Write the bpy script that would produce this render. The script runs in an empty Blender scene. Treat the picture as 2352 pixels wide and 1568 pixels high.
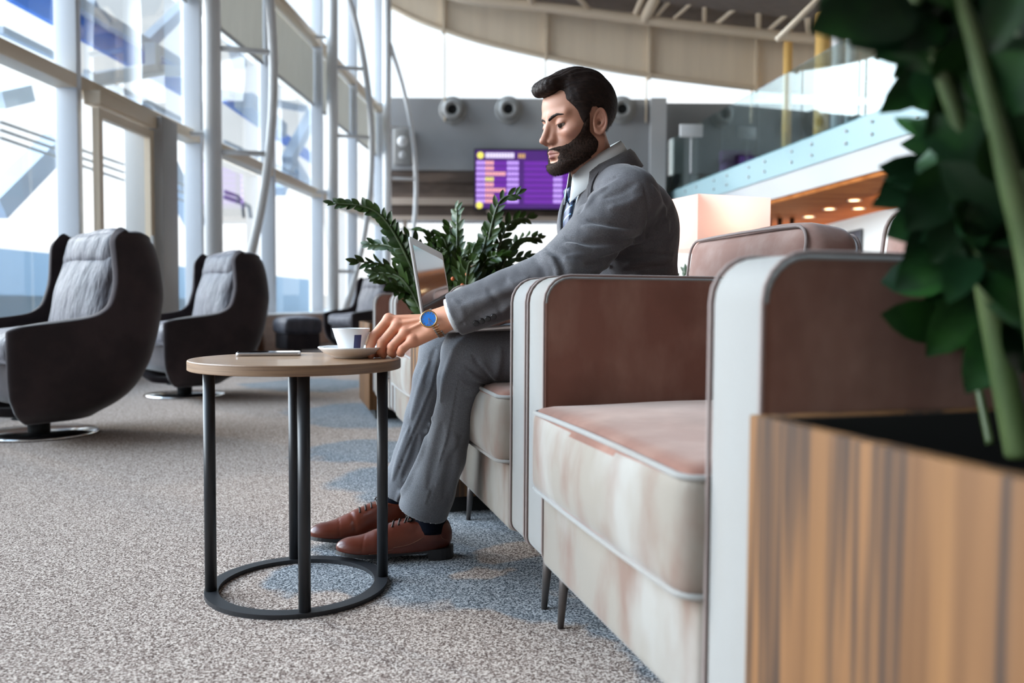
import bpy, bmesh, math, random
import numpy as np
from mathutils import Vector, Matrix
random.seed(7); np.random.seed(7)
C = bpy.context.scene.collection
sc = bpy.context.scene
# ------------------------------------------------------------------ camera
F = 1900.0; CX, CY = 1176.0, 784.0
CAM = Vector((0, 0, .65)); PITCH = math.radians(2.56); ROLL = math.radians(.35)
fw = Vector((0, math.cos(PITCH), -math.sin(PITCH)))
r0 = Vector((1, 0, 0)); u0 = r0.cross(fw)
rt = r0 * math.cos(ROLL) + u0 * math.sin(ROLL); up = rt.cross(fw)
cd = bpy.data.cameras.new('camera'); cam = bpy.data.objects.new('camera', cd); C.objects.link(cam)
M = Matrix((rt, up, -fw)).transposed().to_4x4(); M.translation = CAM; cam.matrix_world = M
cd.sensor_width = 36; cd.lens = 36 * F / 2352; cd.clip_end = 400; cd.clip_start = .02
cd.dof.use_dof = True; cd.dof.focus_distance = 2.0; cd.dof.aperture_fstop = 2.8
sc.camera = cam

def P(px, py, Y):
    """a measured point of the place: sight line at depth Y"""
    d = fw * F + rt * (px - CX) + up * (CY - py)
    return CAM + d * (Y / d.y)
# ------------------------------------------------------------------ world, light, exposure
w = bpy.data.worlds.new('sky'); sc.world = w; w.use_nodes = True
nt = w.node_tree; nt.nodes.clear()
def wn(t, **k):
    n = nt.nodes.new(t)
    for a, b in k.items(): setattr(n, a, b)
    return n
tc = wn('ShaderNodeTexCoord'); sx = wn('ShaderNodeSeparateXYZ'); nt.links.new(tc.outputs['Generated'], sx.inputs[0])
cr = wn('ShaderNodeValToRGB'); nt.links.new(sx.outputs['Z'], cr.inputs[0])
e = cr.color_ramp.elements
e[0].position = 0.0; e[0].color = (1.0, .97, .94, 1)
e[1].position = .75; e[1].color = (.62, .80, 1.0, 1)
m = e.new(.12); m.color = (1.0, .985, .97, 1)
m = e.new(.35); m.color = (.84, .93, 1.0, 1)
# bright lobe added to the sky out of view at left, to light the hall
dt = wn('ShaderNodeVectorMath', operation='DOT_PRODUCT'); dt.inputs[1].default_value = Vector((-.95, .12, .30)).normalized()
nt.links.new(tc.outputs['Generated'], dt.inputs[0])
mr = wn('ShaderNodeMapRange'); mr.interpolation_type = 'SMOOTHSTEP'
mr.inputs[1].default_value = .66; mr.inputs[2].default_value = .98; mr.inputs[3].default_value = 1.15; mr.inputs[4].default_value = 13.5
nt.links.new(dt.outputs['Value'], mr.inputs[0])
bg = wn('ShaderNodeBackground'); nt.links.new(cr.outputs[0], bg.inputs[0]); nt.links.new(mr.outputs[0], bg.inputs[1])
wo = wn('ShaderNodeOutputWorld'); nt.links.new(bg.outputs[0], wo.inputs[0])
def lamp(name, kind, loc, power, color=(1, 1, 1), size=None, rot=(0, 0, 0), **k):
    d = bpy.data.lights.new(name, kind); o = bpy.data.objects.new(name, d); C.objects.link(o)
    o.location = loc; o.rotation_euler = rot; d.energy = power; d.color = color
    if kind == 'AREA' and size:
        d.shape = 'RECTANGLE'; d.size = size[0]; d.size_y = size[1]
    for a, b in k.items(): setattr(d, a, b)
    return o
sun = lamp('sun', 'SUN', (0, 0, 30), .8, (1, .86, .68)); sun.data.angle = math.radians(3)
sun.rotation_euler = Vector((-.72, .55, .42)).to_track_quat('Z', 'Y').to_euler()
vs = sc.view_settings; sc.display_settings.display_device = 'sRGB'
vs.view_transform = 'Standard'; vs.look = 'None'; vs.gamma = 1; vs.exposure = .48; vs.use_curve_mapping = False
cy = sc.cycles
cy.max_bounces = 7; cy.diffuse_bounces = 4; cy.glossy_bounces = 3; cy.transmission_bounces = 4; cy.transparent_max_bounces = 14
cy.caustics_reflective = False; cy.caustics_refractive = False; cy.sample_clamp_indirect = 4
cy.use_denoising = True; cy.use_adaptive_sampling = True; cy.adaptive_threshold = .03
try: cy.denoiser = 'OPENIMAGEDENOISE'
except Exception: pass
# ------------------------------------------------------------------ helpers
def link(o, parent=None):
    C.objects.link(o)
    if parent is not None: o.parent = parent
    return o
def mesh_obj(name, v, f, mat=None, parent=None, smooth=False, mats=None, fm=None):
    me = bpy.data.meshes.new(name)
    me.from_pydata([tuple(map(float, p)) for p in v], [], [tuple(int(i) for i in q) for q in f])
    if mats:
        for m_ in mats: me.materials.append(m_)
        if fm is not None: me.polygons.foreach_set('material_index', fm)
    elif mat: me.materials.append(mat)
    if smooth: me.polygons.foreach_set('use_smooth', [True] * len(me.polygons))
    me.update()
    return link(bpy.data.objects.new(name, me), parent)
def tag(o, label, cat, group=None, kind=None):
    if label: o['label'] = label
    if cat: o['category'] = cat
    if group: o['group'] = group
    if kind: o['kind'] = kind
    return o
def struct(o, label=None, cat=None):
    o['kind'] = 'structure'
    if label: o['label'] = label
    if cat: o['category'] = cat
    return o
def empty(name, loc=(0, 0, 0), rz=0, label=None, cat=None, group=None):
    o = bpy.data.objects.new(name, None); o.empty_display_size = .05; C.objects.link(o)
    o.location = loc; o.rotation_euler = (0, 0, rz)
    return tag(o, label, cat, group)
def copy_tree(o, parent=None):
    c = o.copy(); C.objects.link(c); c.parent = parent
    for ch in [x for x in bpy.data.objects if x.parent == o and x != c]: copy_tree(ch, c)
    return c
class MB:
    """collects shapes into one mesh"""
    def __init__(s): s.v = []; s.f = []
    def add(s, v, f):
        n = len(s.v); s.v += [tuple(p) for p in v]; s.f += [tuple(i + n for i in q) for q in f]; return s
    def box(s, a, b, M=None):
        (x0, y0, z0), (x1, y1, z1) = a, b
        v = [Vector(p) for p in ((x0,y0,z0),(x1,y0,z0),(x1,y1,z0),(x0,y1,z0),(x0,y0,z1),(x1,y0,z1),(x1,y1,z1),(x0,y1,z1))]
        if M is not None: v = [M @ p for p in v]
        return s.add(v, [(0,3,2,1),(4,5,6,7),(0,1,5,4),(1,2,6,5),(2,3,7,6),(3,0,4,7)])
    def tube(s, pts, r, n=10, cap=True, closed=False, squash=None):
        pts = [Vector(p) for p in pts]; k = len(pts)
        rs = r if isinstance(r, (list, tuple)) else [r] * k
        ref = Vector((0, 0, 1)); V = []
        prev = None
        for i, p in enumerate(pts):
            a = pts[(i - 1) % k] if (i > 0 or closed) else p; b = pts[(i + 1) % k] if (i < k - 1 or closed) else p
            t = (b - a).normalized()
            if prev is None:
                x = t.cross(ref)
                if x.length < 1e-3: x = t.cross(Vector((1, 0, 0)))
                x.normalize()
            else: x = (prev - t * prev.dot(t)).normalized()
            prev = x; y = t.cross(x)
            for j in range(n):
                q = 2 * math.pi * j / n
                V.append(p + (x * math.cos(q) + y * math.sin(q) * (squash or 1)) * rs[i])
        Fc = []
        for i in range(k if closed else k - 1):
            a = i * n; b = ((i + 1) % k) * n
            for j in range(n): Fc.append((a + j, a + (j + 1) % n, b + (j + 1) % n, b + j))
        if cap and not closed:
            Fc.append(tuple(range(n))[::-1]); Fc.append(tuple((k - 1) * n + j for j in range(n)))
        return s.add(V, Fc)
    def bar(s, a, b, w, h, upv=(0, 0, 1)):
        """rectangular bar"""
        a = Vector(a); b = Vector(b); t = (b - a).normalized(); x = t.cross(Vector(upv))
        if x.length < 1e-3: x = t.cross(Vector((0, 1, 0)))
        x.normalize(); y = x.cross(t)
        V = [p + x * i * w / 2 + y * j * h / 2 for p in (a, b) for i, j in ((-1,-1),(1,-1),(1,1),(-1,1))]
        return s.add(V, [(0,1,2,3)[::-1],(4,5,6,7),(0,1,5,4),(1,2,6,5),(2,3,7,6),(3,0,4,7)])
    def lathe(s, prof, n=40, c=(0, 0, 0), M=None):
        V = []; Fc = []
        for r, z in prof:
            for j in range(n):
                q = 2 * math.pi * j / n; p = Vector((c[0] + r * math.cos(q), c[1] + r * math.sin(q), c[2] + z))
                V.append(M @ p if M is not None else p)
        for i in range(len(prof) - 1):
            for j in range(n): Fc.append((i*n+j, i*n+(j+1)%n, (i+1)*n+(j+1)%n, (i+1)*n+j))
        return s.add(V, Fc)
    def prism(s, poly, ax, t0, t1):
        """poly of 2-D points extruded along axis ax (0,1,2)"""
        def mk(a, b, t):
            return {0: (t, a, b), 1: (a, t, b), 2: (a, b, t)}[ax]
        n = len(poly)
        V = [mk(a, b, t) for t in (t0, t1) for a, b in poly]
        return s.add(V, [tuple(range(n)), tuple(range(2*n-1, n-1, -1))] + [(i, n+i, n+(i+1)%n, (i+1)%n) for i in range(n)])
    def build(s, name, mat=None, parent=None, smooth=False, bevel=0, seg=2, auto=False):
        o = mesh_obj(name, s.v, s.f, mat, parent, smooth)
        bm = bmesh.new(); bm.from_mesh(o.data); bmesh.ops.recalc_face_normals(bm, faces=bm.faces); bm.to_mesh(o.data); bm.free()
        if bevel:
            md = o.modifiers.new('b', 'BEVEL'); md.width = bevel; md.segments = seg; md.limit_method = 'ANGLE'; md.angle_limit = .6
            o.data.polygons.foreach_set('use_smooth', [True] * len(o.data.polygons)); md.harden_normals = False
        return o
def catmull(pts, n=8):
    pts = [Vector(p) for p in pts]; out = []
    for i in range(len(pts) - 1):
        p0 = pts[max(i-1, 0)]; p1 = pts[i]; p2 = pts[i+1]; p3 = pts[min(i+2, len(pts)-1)]
        for j in range(n):
            t = j / n
            out.append(.5 * ((2*p1) + (p2-p0)*t + (2*p0-5*p1+4*p2-p3)*t*t + (3*p1-p0-3*p2+p3)*t**3))
    out.append(pts[-1]); return out
# ---- materials
def mat(name, col, rough=.5, metal=0, sheen=0, spec=.5, noise=None, bump=None, emit=None, trans=0, coat=0, alpha=None, sheen_tint=None, sub=0):
    m_ = bpy.data.materials.new(name); m_.use_nodes = True; n = m_.node_tree; b = n.nodes['Principled BSDF']
    b.inputs['Base Color'].default_value = (*col, 1); b.inputs['Roughness'].default_value = rough; b.inputs['Metallic'].default_value = metal
    b.inputs['Specular IOR Level'].default_value = spec
    if sheen:
        b.inputs['Sheen Weight'].default_value = sheen; b.inputs['Sheen Roughness'].default_value = .35
        b.inputs['Sheen Tint'].default_value = (*(sheen_tint or (1, 1, 1)), 1)
    if coat: b.inputs['Coat Weight'].default_value = coat
    if trans: b.inputs['Transmission Weight'].default_value = trans
    if sub:
        b.inputs['Subsurface Weight'].default_value = sub; b.inputs['Subsurface Radius'].default_value = (1, .35, .2); b.inputs['Subsurface Scale'].default_value = .006
    if emit:
        b.inputs['Emission Color'].default_value = (*emit[0], 1); b.inputs['Emission Strength'].default_value = emit[1]
    tcn = n.nodes.new('ShaderNodeTexCoord')
    def tex(scale, detail=3, stretch=None, rgh=.55):
        t = n.nodes.new('ShaderNodeTexNoise'); t.inputs['Scale'].default_value = scale; t.inputs['Detail'].default_value = detail; t.inputs['Roughness'].default_value = rgh
        if stretch:
            mp = n.nodes.new('ShaderNodeMapping'); mp.inputs['Scale'].default_value = stretch
            n.links.new(tcn.outputs['Object'], mp.inputs[0]); n.links.new(mp.outputs[0], t.inputs['Vector'])
        else: n.links.new(tcn.outputs['Object'], t.inputs['Vector'])
        return t
    if noise:   # list of (scale, colour2, lo, hi, stretch)
        cur = None
        for (scale, c2, lo, hi, st) in noise:
            t = tex(scale, 4, st); r = n.nodes.new('ShaderNodeMapRange'); r.inputs[1].default_value = lo; r.inputs[2].default_value = hi
            n.links.new(t.outputs['Fac'], r.inputs[0])
            mx = n.nodes.new('ShaderNodeMix'); mx.data_type = 'RGBA'
            n.links.new(r.outputs[0], mx.inputs['Factor'])
            if cur is None: mx.inputs['A'].default_value = (*col, 1)
            else: n.links.new(cur, mx.inputs['A'])
            mx.inputs['B'].default_value = (*c2, 1); cur = mx.outputs['Result']
        n.links.new(cur, b.inputs['Base Color'])
    if bump:    # list of (scale, strength, distance, stretch)
        cur = None
        for (scale, st_, dist, stc) in bump:
            t = tex(scale, 4, stc); bp = n.nodes.new('ShaderNodeBump'); bp.inputs['Strength'].default_value = st_; bp.inputs['Distance'].default_value = dist
            n.links.new(t.outputs['Fac'], bp.inputs['Height'])
            if cur is not None: n.links.new(cur, bp.inputs['Normal'])
            cur = bp.outputs[0]
        n.links.new(cur, b.inputs['Normal'])
    return m_
def glass_mat(name, tint=(.93, .97, 1.0), refl=.12, rough=0.0):
    m_ = bpy.data.materials.new(name); m_.use_nodes = True; n = m_.node_tree; n.nodes.clear()
    o = n.nodes.new('ShaderNodeOutputMaterial'); t = n.nodes.new('ShaderNodeBsdfTransparent'); g = n.nodes.new('ShaderNodeBsdfGlossy')
    t.inputs[0].default_value = (*tint, 1); g.inputs['Roughness'].default_value = rough; g.inputs[0].default_value = (1, 1, 1, 1)
    fr = n.nodes.new('ShaderNodeFresnel'); fr.inputs[0].default_value = 1.5
    mp = n.nodes.new('ShaderNodeMath'); mp.operation = 'MULTIPLY_ADD'; mp.inputs[1].default_value = .5; mp.inputs[2].default_value = refl * .3; mp.use_clamp = True
    n.links.new(fr.outputs[0], mp.inputs[0])
    mx = n.nodes.new('ShaderNodeMixShader'); n.links.new(mp.outputs[0], mx.inputs[0]); n.links.new(t.outputs[0], mx.inputs[1]); n.links.new(g.outputs[0], mx.inputs[2])
    n.links.new(mx.outputs[0], o.inputs[0]); return m_
def emis(name, col, s):
    return mat(name, (0.02, .02, .02), .6, emit=(col, s))
# ---- implicit surfaces
def A3(*v): return np.array(v, np.float32)
def sd_cone(p, a, b, ra, rb):
    a = np.array(a, np.float32); b = np.array(b, np.float32); pa = p - a; ba = b - a
    h = np.clip(pa @ ba / max(float(ba @ ba), 1e-12), 0, 1)
    return np.sqrt(((pa - h[:, None] * ba) ** 2).sum(1)) - (ra + (rb - ra) * h)
def sd_ell(p, c, r, R=None):
    q = p - np.array(c, np.float32)
    if R is not None: q = q @ np.array(R, np.float32)      # columns of R are the axes
    r = np.array(r, np.float32)
    k0 = np.sqrt(((q / r) ** 2).sum(1)); k1 = np.sqrt(((q / r ** 2) ** 2).sum(1)) + 1e-9
    return k0 * (k0 - 1) / k1
def smin(a, b, k):
    if k <= 0: return np.minimum(a, b)
    h = np.clip(.5 + .5 * (b - a) / k, 0, 1); return b + (a - b) * h - k * h * (1 - h)
def smax(a, b, k): return -smin(-a, -b, k)
def sstep(x, a, b):
    t = np.clip((x - a) / (b - a), 0, 1); return t * t * (3 - 2 * t)
def polymesh(fn, lo, hi, h):
    """sparse surface nets over fn(points)->distance"""
    lo = np.array(lo, np.float32); hi = np.array(hi, np.float32); B = 6
    nb = np.ceil((hi - lo) / (B * h)).astype(int) + 1; n = nb * B + 1
    g = np.stack(np.meshgrid(*[np.arange(k) for k in nb], indexing='ij'), -1).reshape(-1, 3)
    cen = lo + (g + .5) * B * h; d = fn(cen.astype(np.float32))
    V = np.repeat(np.repeat(np.repeat(d.reshape(nb), B, 0), B, 1), B, 2)
    V = np.pad(V, ((0, 1),) * 3, mode='edge').astype(np.float32); V = np.where(V > 0, 1., -1.).astype(np.float32)
    act = g[np.abs(d) < B * h * 1.25]
    off = np.stack(np.meshgrid(*[np.arange(B + 1)] * 3, indexing='ij'), -1).reshape(-1, 3)
    for s in range(0, len(act), 1500):
        idx = (act[s:s+1500, None] * B + off[None]).reshape(-1, 3)
        V[idx[:, 0], idx[:, 1], idx[:, 2]] = fn((lo + idx * h).astype(np.float32))
    I = V < 0
    cnt = np.zeros(tuple(np.array(V.shape) - 1), np.uint8)
    for a in (0, 1):
        for b in (0, 1):
            for c in (0, 1): cnt += I[a:V.shape[0]-1+a, b:V.shape[1]-1+b, c:V.shape[2]-1+c]
    ac = (cnt > 0) & (cnt < 8); cells = np.argwhere(ac)
    vid = -np.ones(ac.shape, np.int64); vid[ac] = np.arange(len(cells))
    acc = np.zeros((len(cells), 3)); num = np.zeros(len(cells))
    cs = [(a, b, c) for a in (0, 1) for b in (0, 1) for c in (0, 1)]
    for a in cs:
        for ax in range(3):
            if a[ax]: continue
            b = list(a); b[ax] = 1
            va = V[cells[:, 0]+a[0], cells[:, 1]+a[1], cells[:, 2]+a[2]]; vb = V[cells[:, 0]+b[0], cells[:, 1]+b[1], cells[:, 2]+b[2]]
            x = (va < 0) != (vb < 0); t = np.where(x, va / np.where(x, va - vb, 1), 0)
            p = np.array(a)[None] + np.eye(3)[ax][None] * t[:, None]
            acc[x] += p[x]; num[x] += 1
    vs_ = lo + (cells + acc / num[:, None]) * h
    faces = []
    for ax in range(3):
        sl0 = [slice(1, -1)] * 3; sl0[ax] = slice(0, -1); sl1 = list(sl0); sl1[ax] = slice(1, None)
        a = I[tuple(sl0)]; b = I[tuple(sl1)]
        e_ = np.argwhere(a != b); flip = a[a != b]
        base = e_ + 1; base[:, ax] -= 1
        u, v = (ax + 1) % 3, (ax + 2) % 3
        def cv(du, dv):
            q = base.copy(); q[:, u] -= du; q[:, v] -= dv; return vid[q[:, 0], q[:, 1], q[:, 2]]
        f = np.stack([cv(1, 1), cv(0, 1), cv(0, 0), cv(1, 0)], 1); f[~flip] = f[~flip][:, ::-1]
        faces.append(f)
    f = np.concatenate(faces); f = f[(f >= 0).all(1)]
    return vs_, f
def sdf_obj(name, fn, lo, hi, h, mt, parent=None, color=None):
    v, f = polymesh(fn, lo, hi, h)
    me = bpy.data.meshes.new(name); me.vertices.add(len(v)); me.vertices.foreach_set('co', v.astype(np.float32).ravel())
    me.loops.add(len(f) * 4); me.loops.foreach_set('vertex_index', f.astype(np.int32).ravel())
    me.polygons.add(len(f)); me.polygons.foreach_set('loop_start', np.arange(0, len(f) * 4, 4, dtype=np.int32))
    me.polygons.foreach_set('loop_total', np.full(len(f), 4, np.int32))
    me.update(calc_edges=True); me.validate(); me.polygons.foreach_set('use_smooth', [True] * len(me.polygons))
    me.materials.append(mt)
    if color is not None:
        c = color(v); at = me.color_attributes.new('Col', 'FLOAT_COLOR', 'POINT'); at.data.foreach_set('color', np.concatenate([c, np.ones((len(c), 1))], 1).astype(np.float32).ravel())
    return link(bpy.data.objects.new(name, me), parent)
def puff(dims, r, crown=(0, 0, 0), n=14, wob=0, seed=0):
    """soft cushion: rounded box with crowned faces; returns verts, faces about its centre"""
    hx, hy, hz = [d / 2 for d in dims]; V = []; Fc = []; ids = {}
    def vert(i, j, k):
        key = (i, j, k)
        if key in ids: return ids[key]
        x, y, z = [2 * q / n - 1 for q in key]
        # denser rows near edges
        s = lambda t: math.copysign(1 - (1 - abs(t)) ** 1.35, t)
        x, y, z = s(x), s(y), s(z)
        p = Vector((x * hx, y * hy, z * hz)); c = Vector((max(-hx + r, min(hx - r, p.x)), max(-hy + r, min(hy - r, p.y)), max(-hz + r, min(hz - r, p.z))))
        d = p - c
        if d.length > 1e-9: p = c + d.normalized() * r
        fx, fy, fz = (1 - x * x), (1 - y * y), (1 - z * z)
        p.x += crown[0] * x * fy * fz; p.y += crown[1] * y * fx * fz; p.z += crown[2] * z * fx * fy
        if wob:
            p.z += wob * math.sin(p.x * 17 + seed) * math.sin(p.y * 13 + seed * 2) * abs(z); p.y += wob * math.sin(p.x * 23 + seed) * math.sin(p.z * 29 + 1)
        ids[key] = len(V); V.append(p); return ids[key]
    for ax in range(3):
        for side in (0, n):
            for a in range(n):
                for b in range(n):
                    def mk(a_, b_):
                        t = [0, 0, 0]; t[ax] = side; t[(ax+1) % 3] = a_; t[(ax+2) % 3] = b_; return vert(*t)
                    q = (mk(a, b), mk(a+1, b), mk(a+1, b+1), mk(a, b+1))
                    Fc.append(q if side else q[::-1])
    return V, Fc
# ================================================================== SETTING
kw = .0577
wd = Vector((math.sin(math.atan(kw)), math.cos(math.atan(kw)), 0)); wn_ = Vector((wd.y, -wd.x, 0))   # along the glass wall / into the room
def WL(D, off=0, z=0):
    return Vector((-4.37 + kw * D, D, 0)) + wn_ * off + Vector((0, 0, z))
m_alu = mat('white_aluminium', (.60, .63, .68), .4, spec=.5)
m_white = mat('white_paint', (.66, .66, .66), .5)
m_beigem = mat('cream_steel', (.66, .54, .40), .45)
m_glass = glass_mat('window_glass', (.90, .96, 1.0), .10)
m_wood_low = mat('bench_wood', (.20, .09, .045), .45, noise=[(3, (.30, .15, .08), .4, .7, (1, 1, 6))])
# --- carpet
mc = bpy.data.materials.new('loop_carpet'); mc.use_nodes = True; n = mc.node_tree; b = n.nodes['Principled BSDF']
b.inputs['Roughness'].default_value = .95; b.inputs['Specular IOR Level'].default_value = .1
tcn = n.nodes.new('ShaderNodeTexCoord')
def nn(t, **k):
    q = n.nodes.new(t)
    for a_, v_ in k.items(): setattr(q, a_, v_)
    return q
def noise_(scale, det=2, stretch=None, src=None):
    t = nn('ShaderNodeTexNoise'); t.inputs['Scale'].default_value = scale; t.inputs['Detail'].default_value = det
    mp = nn('ShaderNodeMapping'); mp.inputs['Scale'].default_value = stretch or (1, 1, 1)
    n.links.new(tcn.outputs['Object'], mp.inputs[0]); n.links.new(mp.outputs[0], t.inputs['Vector']); return t
# large blue-grey patches woven into the carpet
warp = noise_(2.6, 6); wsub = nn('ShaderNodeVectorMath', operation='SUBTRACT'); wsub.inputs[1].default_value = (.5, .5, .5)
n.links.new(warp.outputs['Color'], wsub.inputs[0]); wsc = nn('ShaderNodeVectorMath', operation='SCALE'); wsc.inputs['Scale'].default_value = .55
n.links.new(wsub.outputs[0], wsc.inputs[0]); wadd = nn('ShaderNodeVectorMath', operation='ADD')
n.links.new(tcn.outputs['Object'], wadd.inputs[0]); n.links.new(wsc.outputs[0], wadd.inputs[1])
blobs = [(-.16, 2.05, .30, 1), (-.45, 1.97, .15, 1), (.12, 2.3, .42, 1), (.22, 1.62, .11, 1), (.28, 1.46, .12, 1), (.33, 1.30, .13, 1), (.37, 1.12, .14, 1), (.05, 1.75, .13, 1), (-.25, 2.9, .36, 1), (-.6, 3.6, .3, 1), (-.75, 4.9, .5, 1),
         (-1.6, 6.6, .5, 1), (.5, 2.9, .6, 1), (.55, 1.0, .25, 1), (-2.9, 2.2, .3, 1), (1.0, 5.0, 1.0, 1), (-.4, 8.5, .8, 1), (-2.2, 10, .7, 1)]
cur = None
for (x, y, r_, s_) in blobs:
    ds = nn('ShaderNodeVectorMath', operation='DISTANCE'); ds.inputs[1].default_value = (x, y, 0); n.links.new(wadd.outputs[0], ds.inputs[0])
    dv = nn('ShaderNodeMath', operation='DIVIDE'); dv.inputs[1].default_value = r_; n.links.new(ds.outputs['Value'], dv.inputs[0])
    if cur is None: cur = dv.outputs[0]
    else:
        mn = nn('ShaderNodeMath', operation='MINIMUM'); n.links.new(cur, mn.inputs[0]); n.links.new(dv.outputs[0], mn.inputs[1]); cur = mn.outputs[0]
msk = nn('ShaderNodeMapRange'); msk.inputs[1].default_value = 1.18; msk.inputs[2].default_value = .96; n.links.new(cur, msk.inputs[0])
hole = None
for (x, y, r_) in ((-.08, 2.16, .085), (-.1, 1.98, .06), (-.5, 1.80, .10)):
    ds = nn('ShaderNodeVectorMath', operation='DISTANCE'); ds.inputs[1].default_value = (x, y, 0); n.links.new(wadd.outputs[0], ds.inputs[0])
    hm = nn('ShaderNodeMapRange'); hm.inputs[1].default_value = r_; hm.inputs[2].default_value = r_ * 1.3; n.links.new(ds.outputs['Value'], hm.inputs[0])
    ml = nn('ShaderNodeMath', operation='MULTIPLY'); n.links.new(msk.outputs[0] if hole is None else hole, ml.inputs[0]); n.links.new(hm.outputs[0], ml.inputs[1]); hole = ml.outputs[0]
def ramp(src, stops):
    r_ = nn('ShaderNodeValToRGB'); n.links.new(src, r_.inputs[0]); el = r_.color_ramp.elements
    for i, (p_, c_) in enumerate(stops):
        q = el[i] if i < 2 else el.new(p_)
        q.position = p_; q.color = (*c_, 1)
    return r_.outputs[0]
sp0 = noise_(190, 2, (1, .85, 1)); vo = nn('ShaderNodeTexVoronoi'); vo.inputs['Scale'].default_value = 330; n.links.new(tcn.outputs['Object'], vo.inputs['Vector'])
sc_ = nn('ShaderNodeSeparateColor'); n.links.new(vo.outputs['Color'], sc_.inputs[0])
class _S: pass
mxs = nn('ShaderNodeMath', operation='MULTIPLY_ADD'); mxs.inputs[1].default_value = .42; n.links.new(sc_.outputs[0], mxs.inputs[0])
mh = nn('ShaderNodeMath', operation='MULTIPLY'); mh.inputs[1].default_value = .58; n.links.new(sp0.outputs['Fac'], mh.inputs[0]); n.links.new(mh.outputs[0], mxs.inputs[2])
sp = _S(); sp.outputs = {'Fac': mxs.outputs[0]}
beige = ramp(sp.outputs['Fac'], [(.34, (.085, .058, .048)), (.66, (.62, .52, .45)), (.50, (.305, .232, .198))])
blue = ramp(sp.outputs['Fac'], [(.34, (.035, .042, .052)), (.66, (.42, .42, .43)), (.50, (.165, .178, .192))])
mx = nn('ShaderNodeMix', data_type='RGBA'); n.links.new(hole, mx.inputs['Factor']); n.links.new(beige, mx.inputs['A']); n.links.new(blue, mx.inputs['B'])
n.links.new(mx.outputs['Result'], b.inputs['Base Color'])
bp = nn('ShaderNodeBump'); bp.inputs['Strength'].default_value = .35; bp.inputs['Distance'].default_value = .003; n.links.new(sp.outputs['Fac'], bp.inputs['Height']); n.links.new(bp.outputs[0], b.inputs['Normal'])
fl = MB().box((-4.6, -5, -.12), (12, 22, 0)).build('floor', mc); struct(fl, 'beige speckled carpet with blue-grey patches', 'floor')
m_ground = mat('apron_concrete', (.45, .50, .56), .9)
g = MB().box((-90, -40, -.5), (-4.75, 140, -.3)).add([(-4.6, 22.2, -.3), (90, 22.2, -.3), (90, 140, -.3), (-4.6, 140, -.3)], [(0, 1, 2, 3)]).build('ground', m_ground)
struct(g, 'pale concrete apron outside the glass', 'ground')
# --- glass wall on the left
bays = [-2.55, -.1, 2.35, 4.8, 7.25, 9.7, 12.15, 14.6, 17.05, 19.5]
ZT = 9.2
for i in range(len(bays) - 1):
    d0, d1 = bays[i], bays[i + 1]
    mb = MB()
    for (z0, z1) in ((.5, 2.5), (2.6, 5.1), (5.2, ZT)):
        mb.add([WL(d0, -.01, z0), WL(d1, -.01, z0), WL(d1, -.01, z1), WL(d0, -.01, z1)], [(0, 1, 2, 3)])
    wdw = mb.build('window_%d' % (i + 1), m_glass); struct(wdw)
    mm = MB()
    c0 = WL(d1 - .03, 0); c1 = WL(d1 + .03, 0)
    mm.add([WL(d1-.035, z=.0), WL(d1+.035, z=.0), WL(d1+.035, .2, 0), WL(d1-.035, .2, 0), WL(d1-.035, z=ZT), WL(d1+.035, z=ZT), WL(d1+.035, .2, ZT), WL(d1-.035, .2, ZT)],
           [(0,3,2,1),(4,5,6,7),(0,1,5,4),(1,2,6,5),(2,3,7,6),(3,0,4,7)])
    mm.build('mullion', m_alu, wdw, bevel=.006)
    for zc in (2.55, 5.15):
        t = MB(); a0, a1 = d0 + .035, d1 - .035
        t.add([WL(a0, 0, zc-.06), WL(a1, 0, zc-.06), WL(a1, .2, zc-.06), WL(a0, .2, zc-.06), WL(a0, 0, zc+.06), WL(a1, 0, zc+.06), WL(a1, .2, zc+.06), WL(a0, .2, zc+.06)],
              [(0,3,2,1),(4,5,6,7),(0,1,5,4),(1,2,6,5),(2,3,7,6),(3,0,4,7)])
        t.build('transom', m_beigem if zc > 4 else mat_tr if 'mat_tr' in globals() else m_beigem, wdw, bevel=.006)
wb = MB()
wb.add([WL(-3.5, 0, 0), WL(19.9, 0, 0), WL(19.9, .02, 0), WL(-3.5, .02, 0), WL(-3.5, 0, .5), WL(19.9, 0, .5), WL(19.9, .02, .5), WL(-3.5, .02, .5)], [(0,3,2,1),(4,5,6,7),(0,1,5,4),(1,2,6,5),(2,3,7,6),(3,0,4,7)])
struct(wb.build('wall_left', m_white), 'low parapet under the glass wall', 'wall')
def wallbox(a0, a1, o0, o1, z0, z1):
    return MB().add([WL(a0, o0, z0), WL(a1, o0, z0), WL(a1, o1, z0), WL(a0, o1, z0), WL(a0, o0, z1), WL(a1, o0, z1), WL(a1, o1, z1), WL(a0, o1, z1)], [(0,3,2,1),(4,5,6,7),(0,1,5,4),(1,2,6,5),(2,3,7,6),(3,0,4,7)])
bn = wallbox(-3.5, 7.2, .21, .48, .0, .47).build('trim_1', m_wood_low); struct(bn, 'dark wood convector casing along the glass wall', 'casing')
wallbox(-3.5, 7.2, .20, .50, .47, .50).build('sill', m_white, bn, bevel=.005)
bn = wallbox(8.75, 19.4, .21, .48, .0, .47).build('trim_2', m_wood_low); struct(bn, 'dark wood convector casing beyond the glass door', 'casing')
wallbox(8.75, 19.4, .20, .50, .47, .50).build('sill', m_white, bn, bevel=.005)
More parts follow.
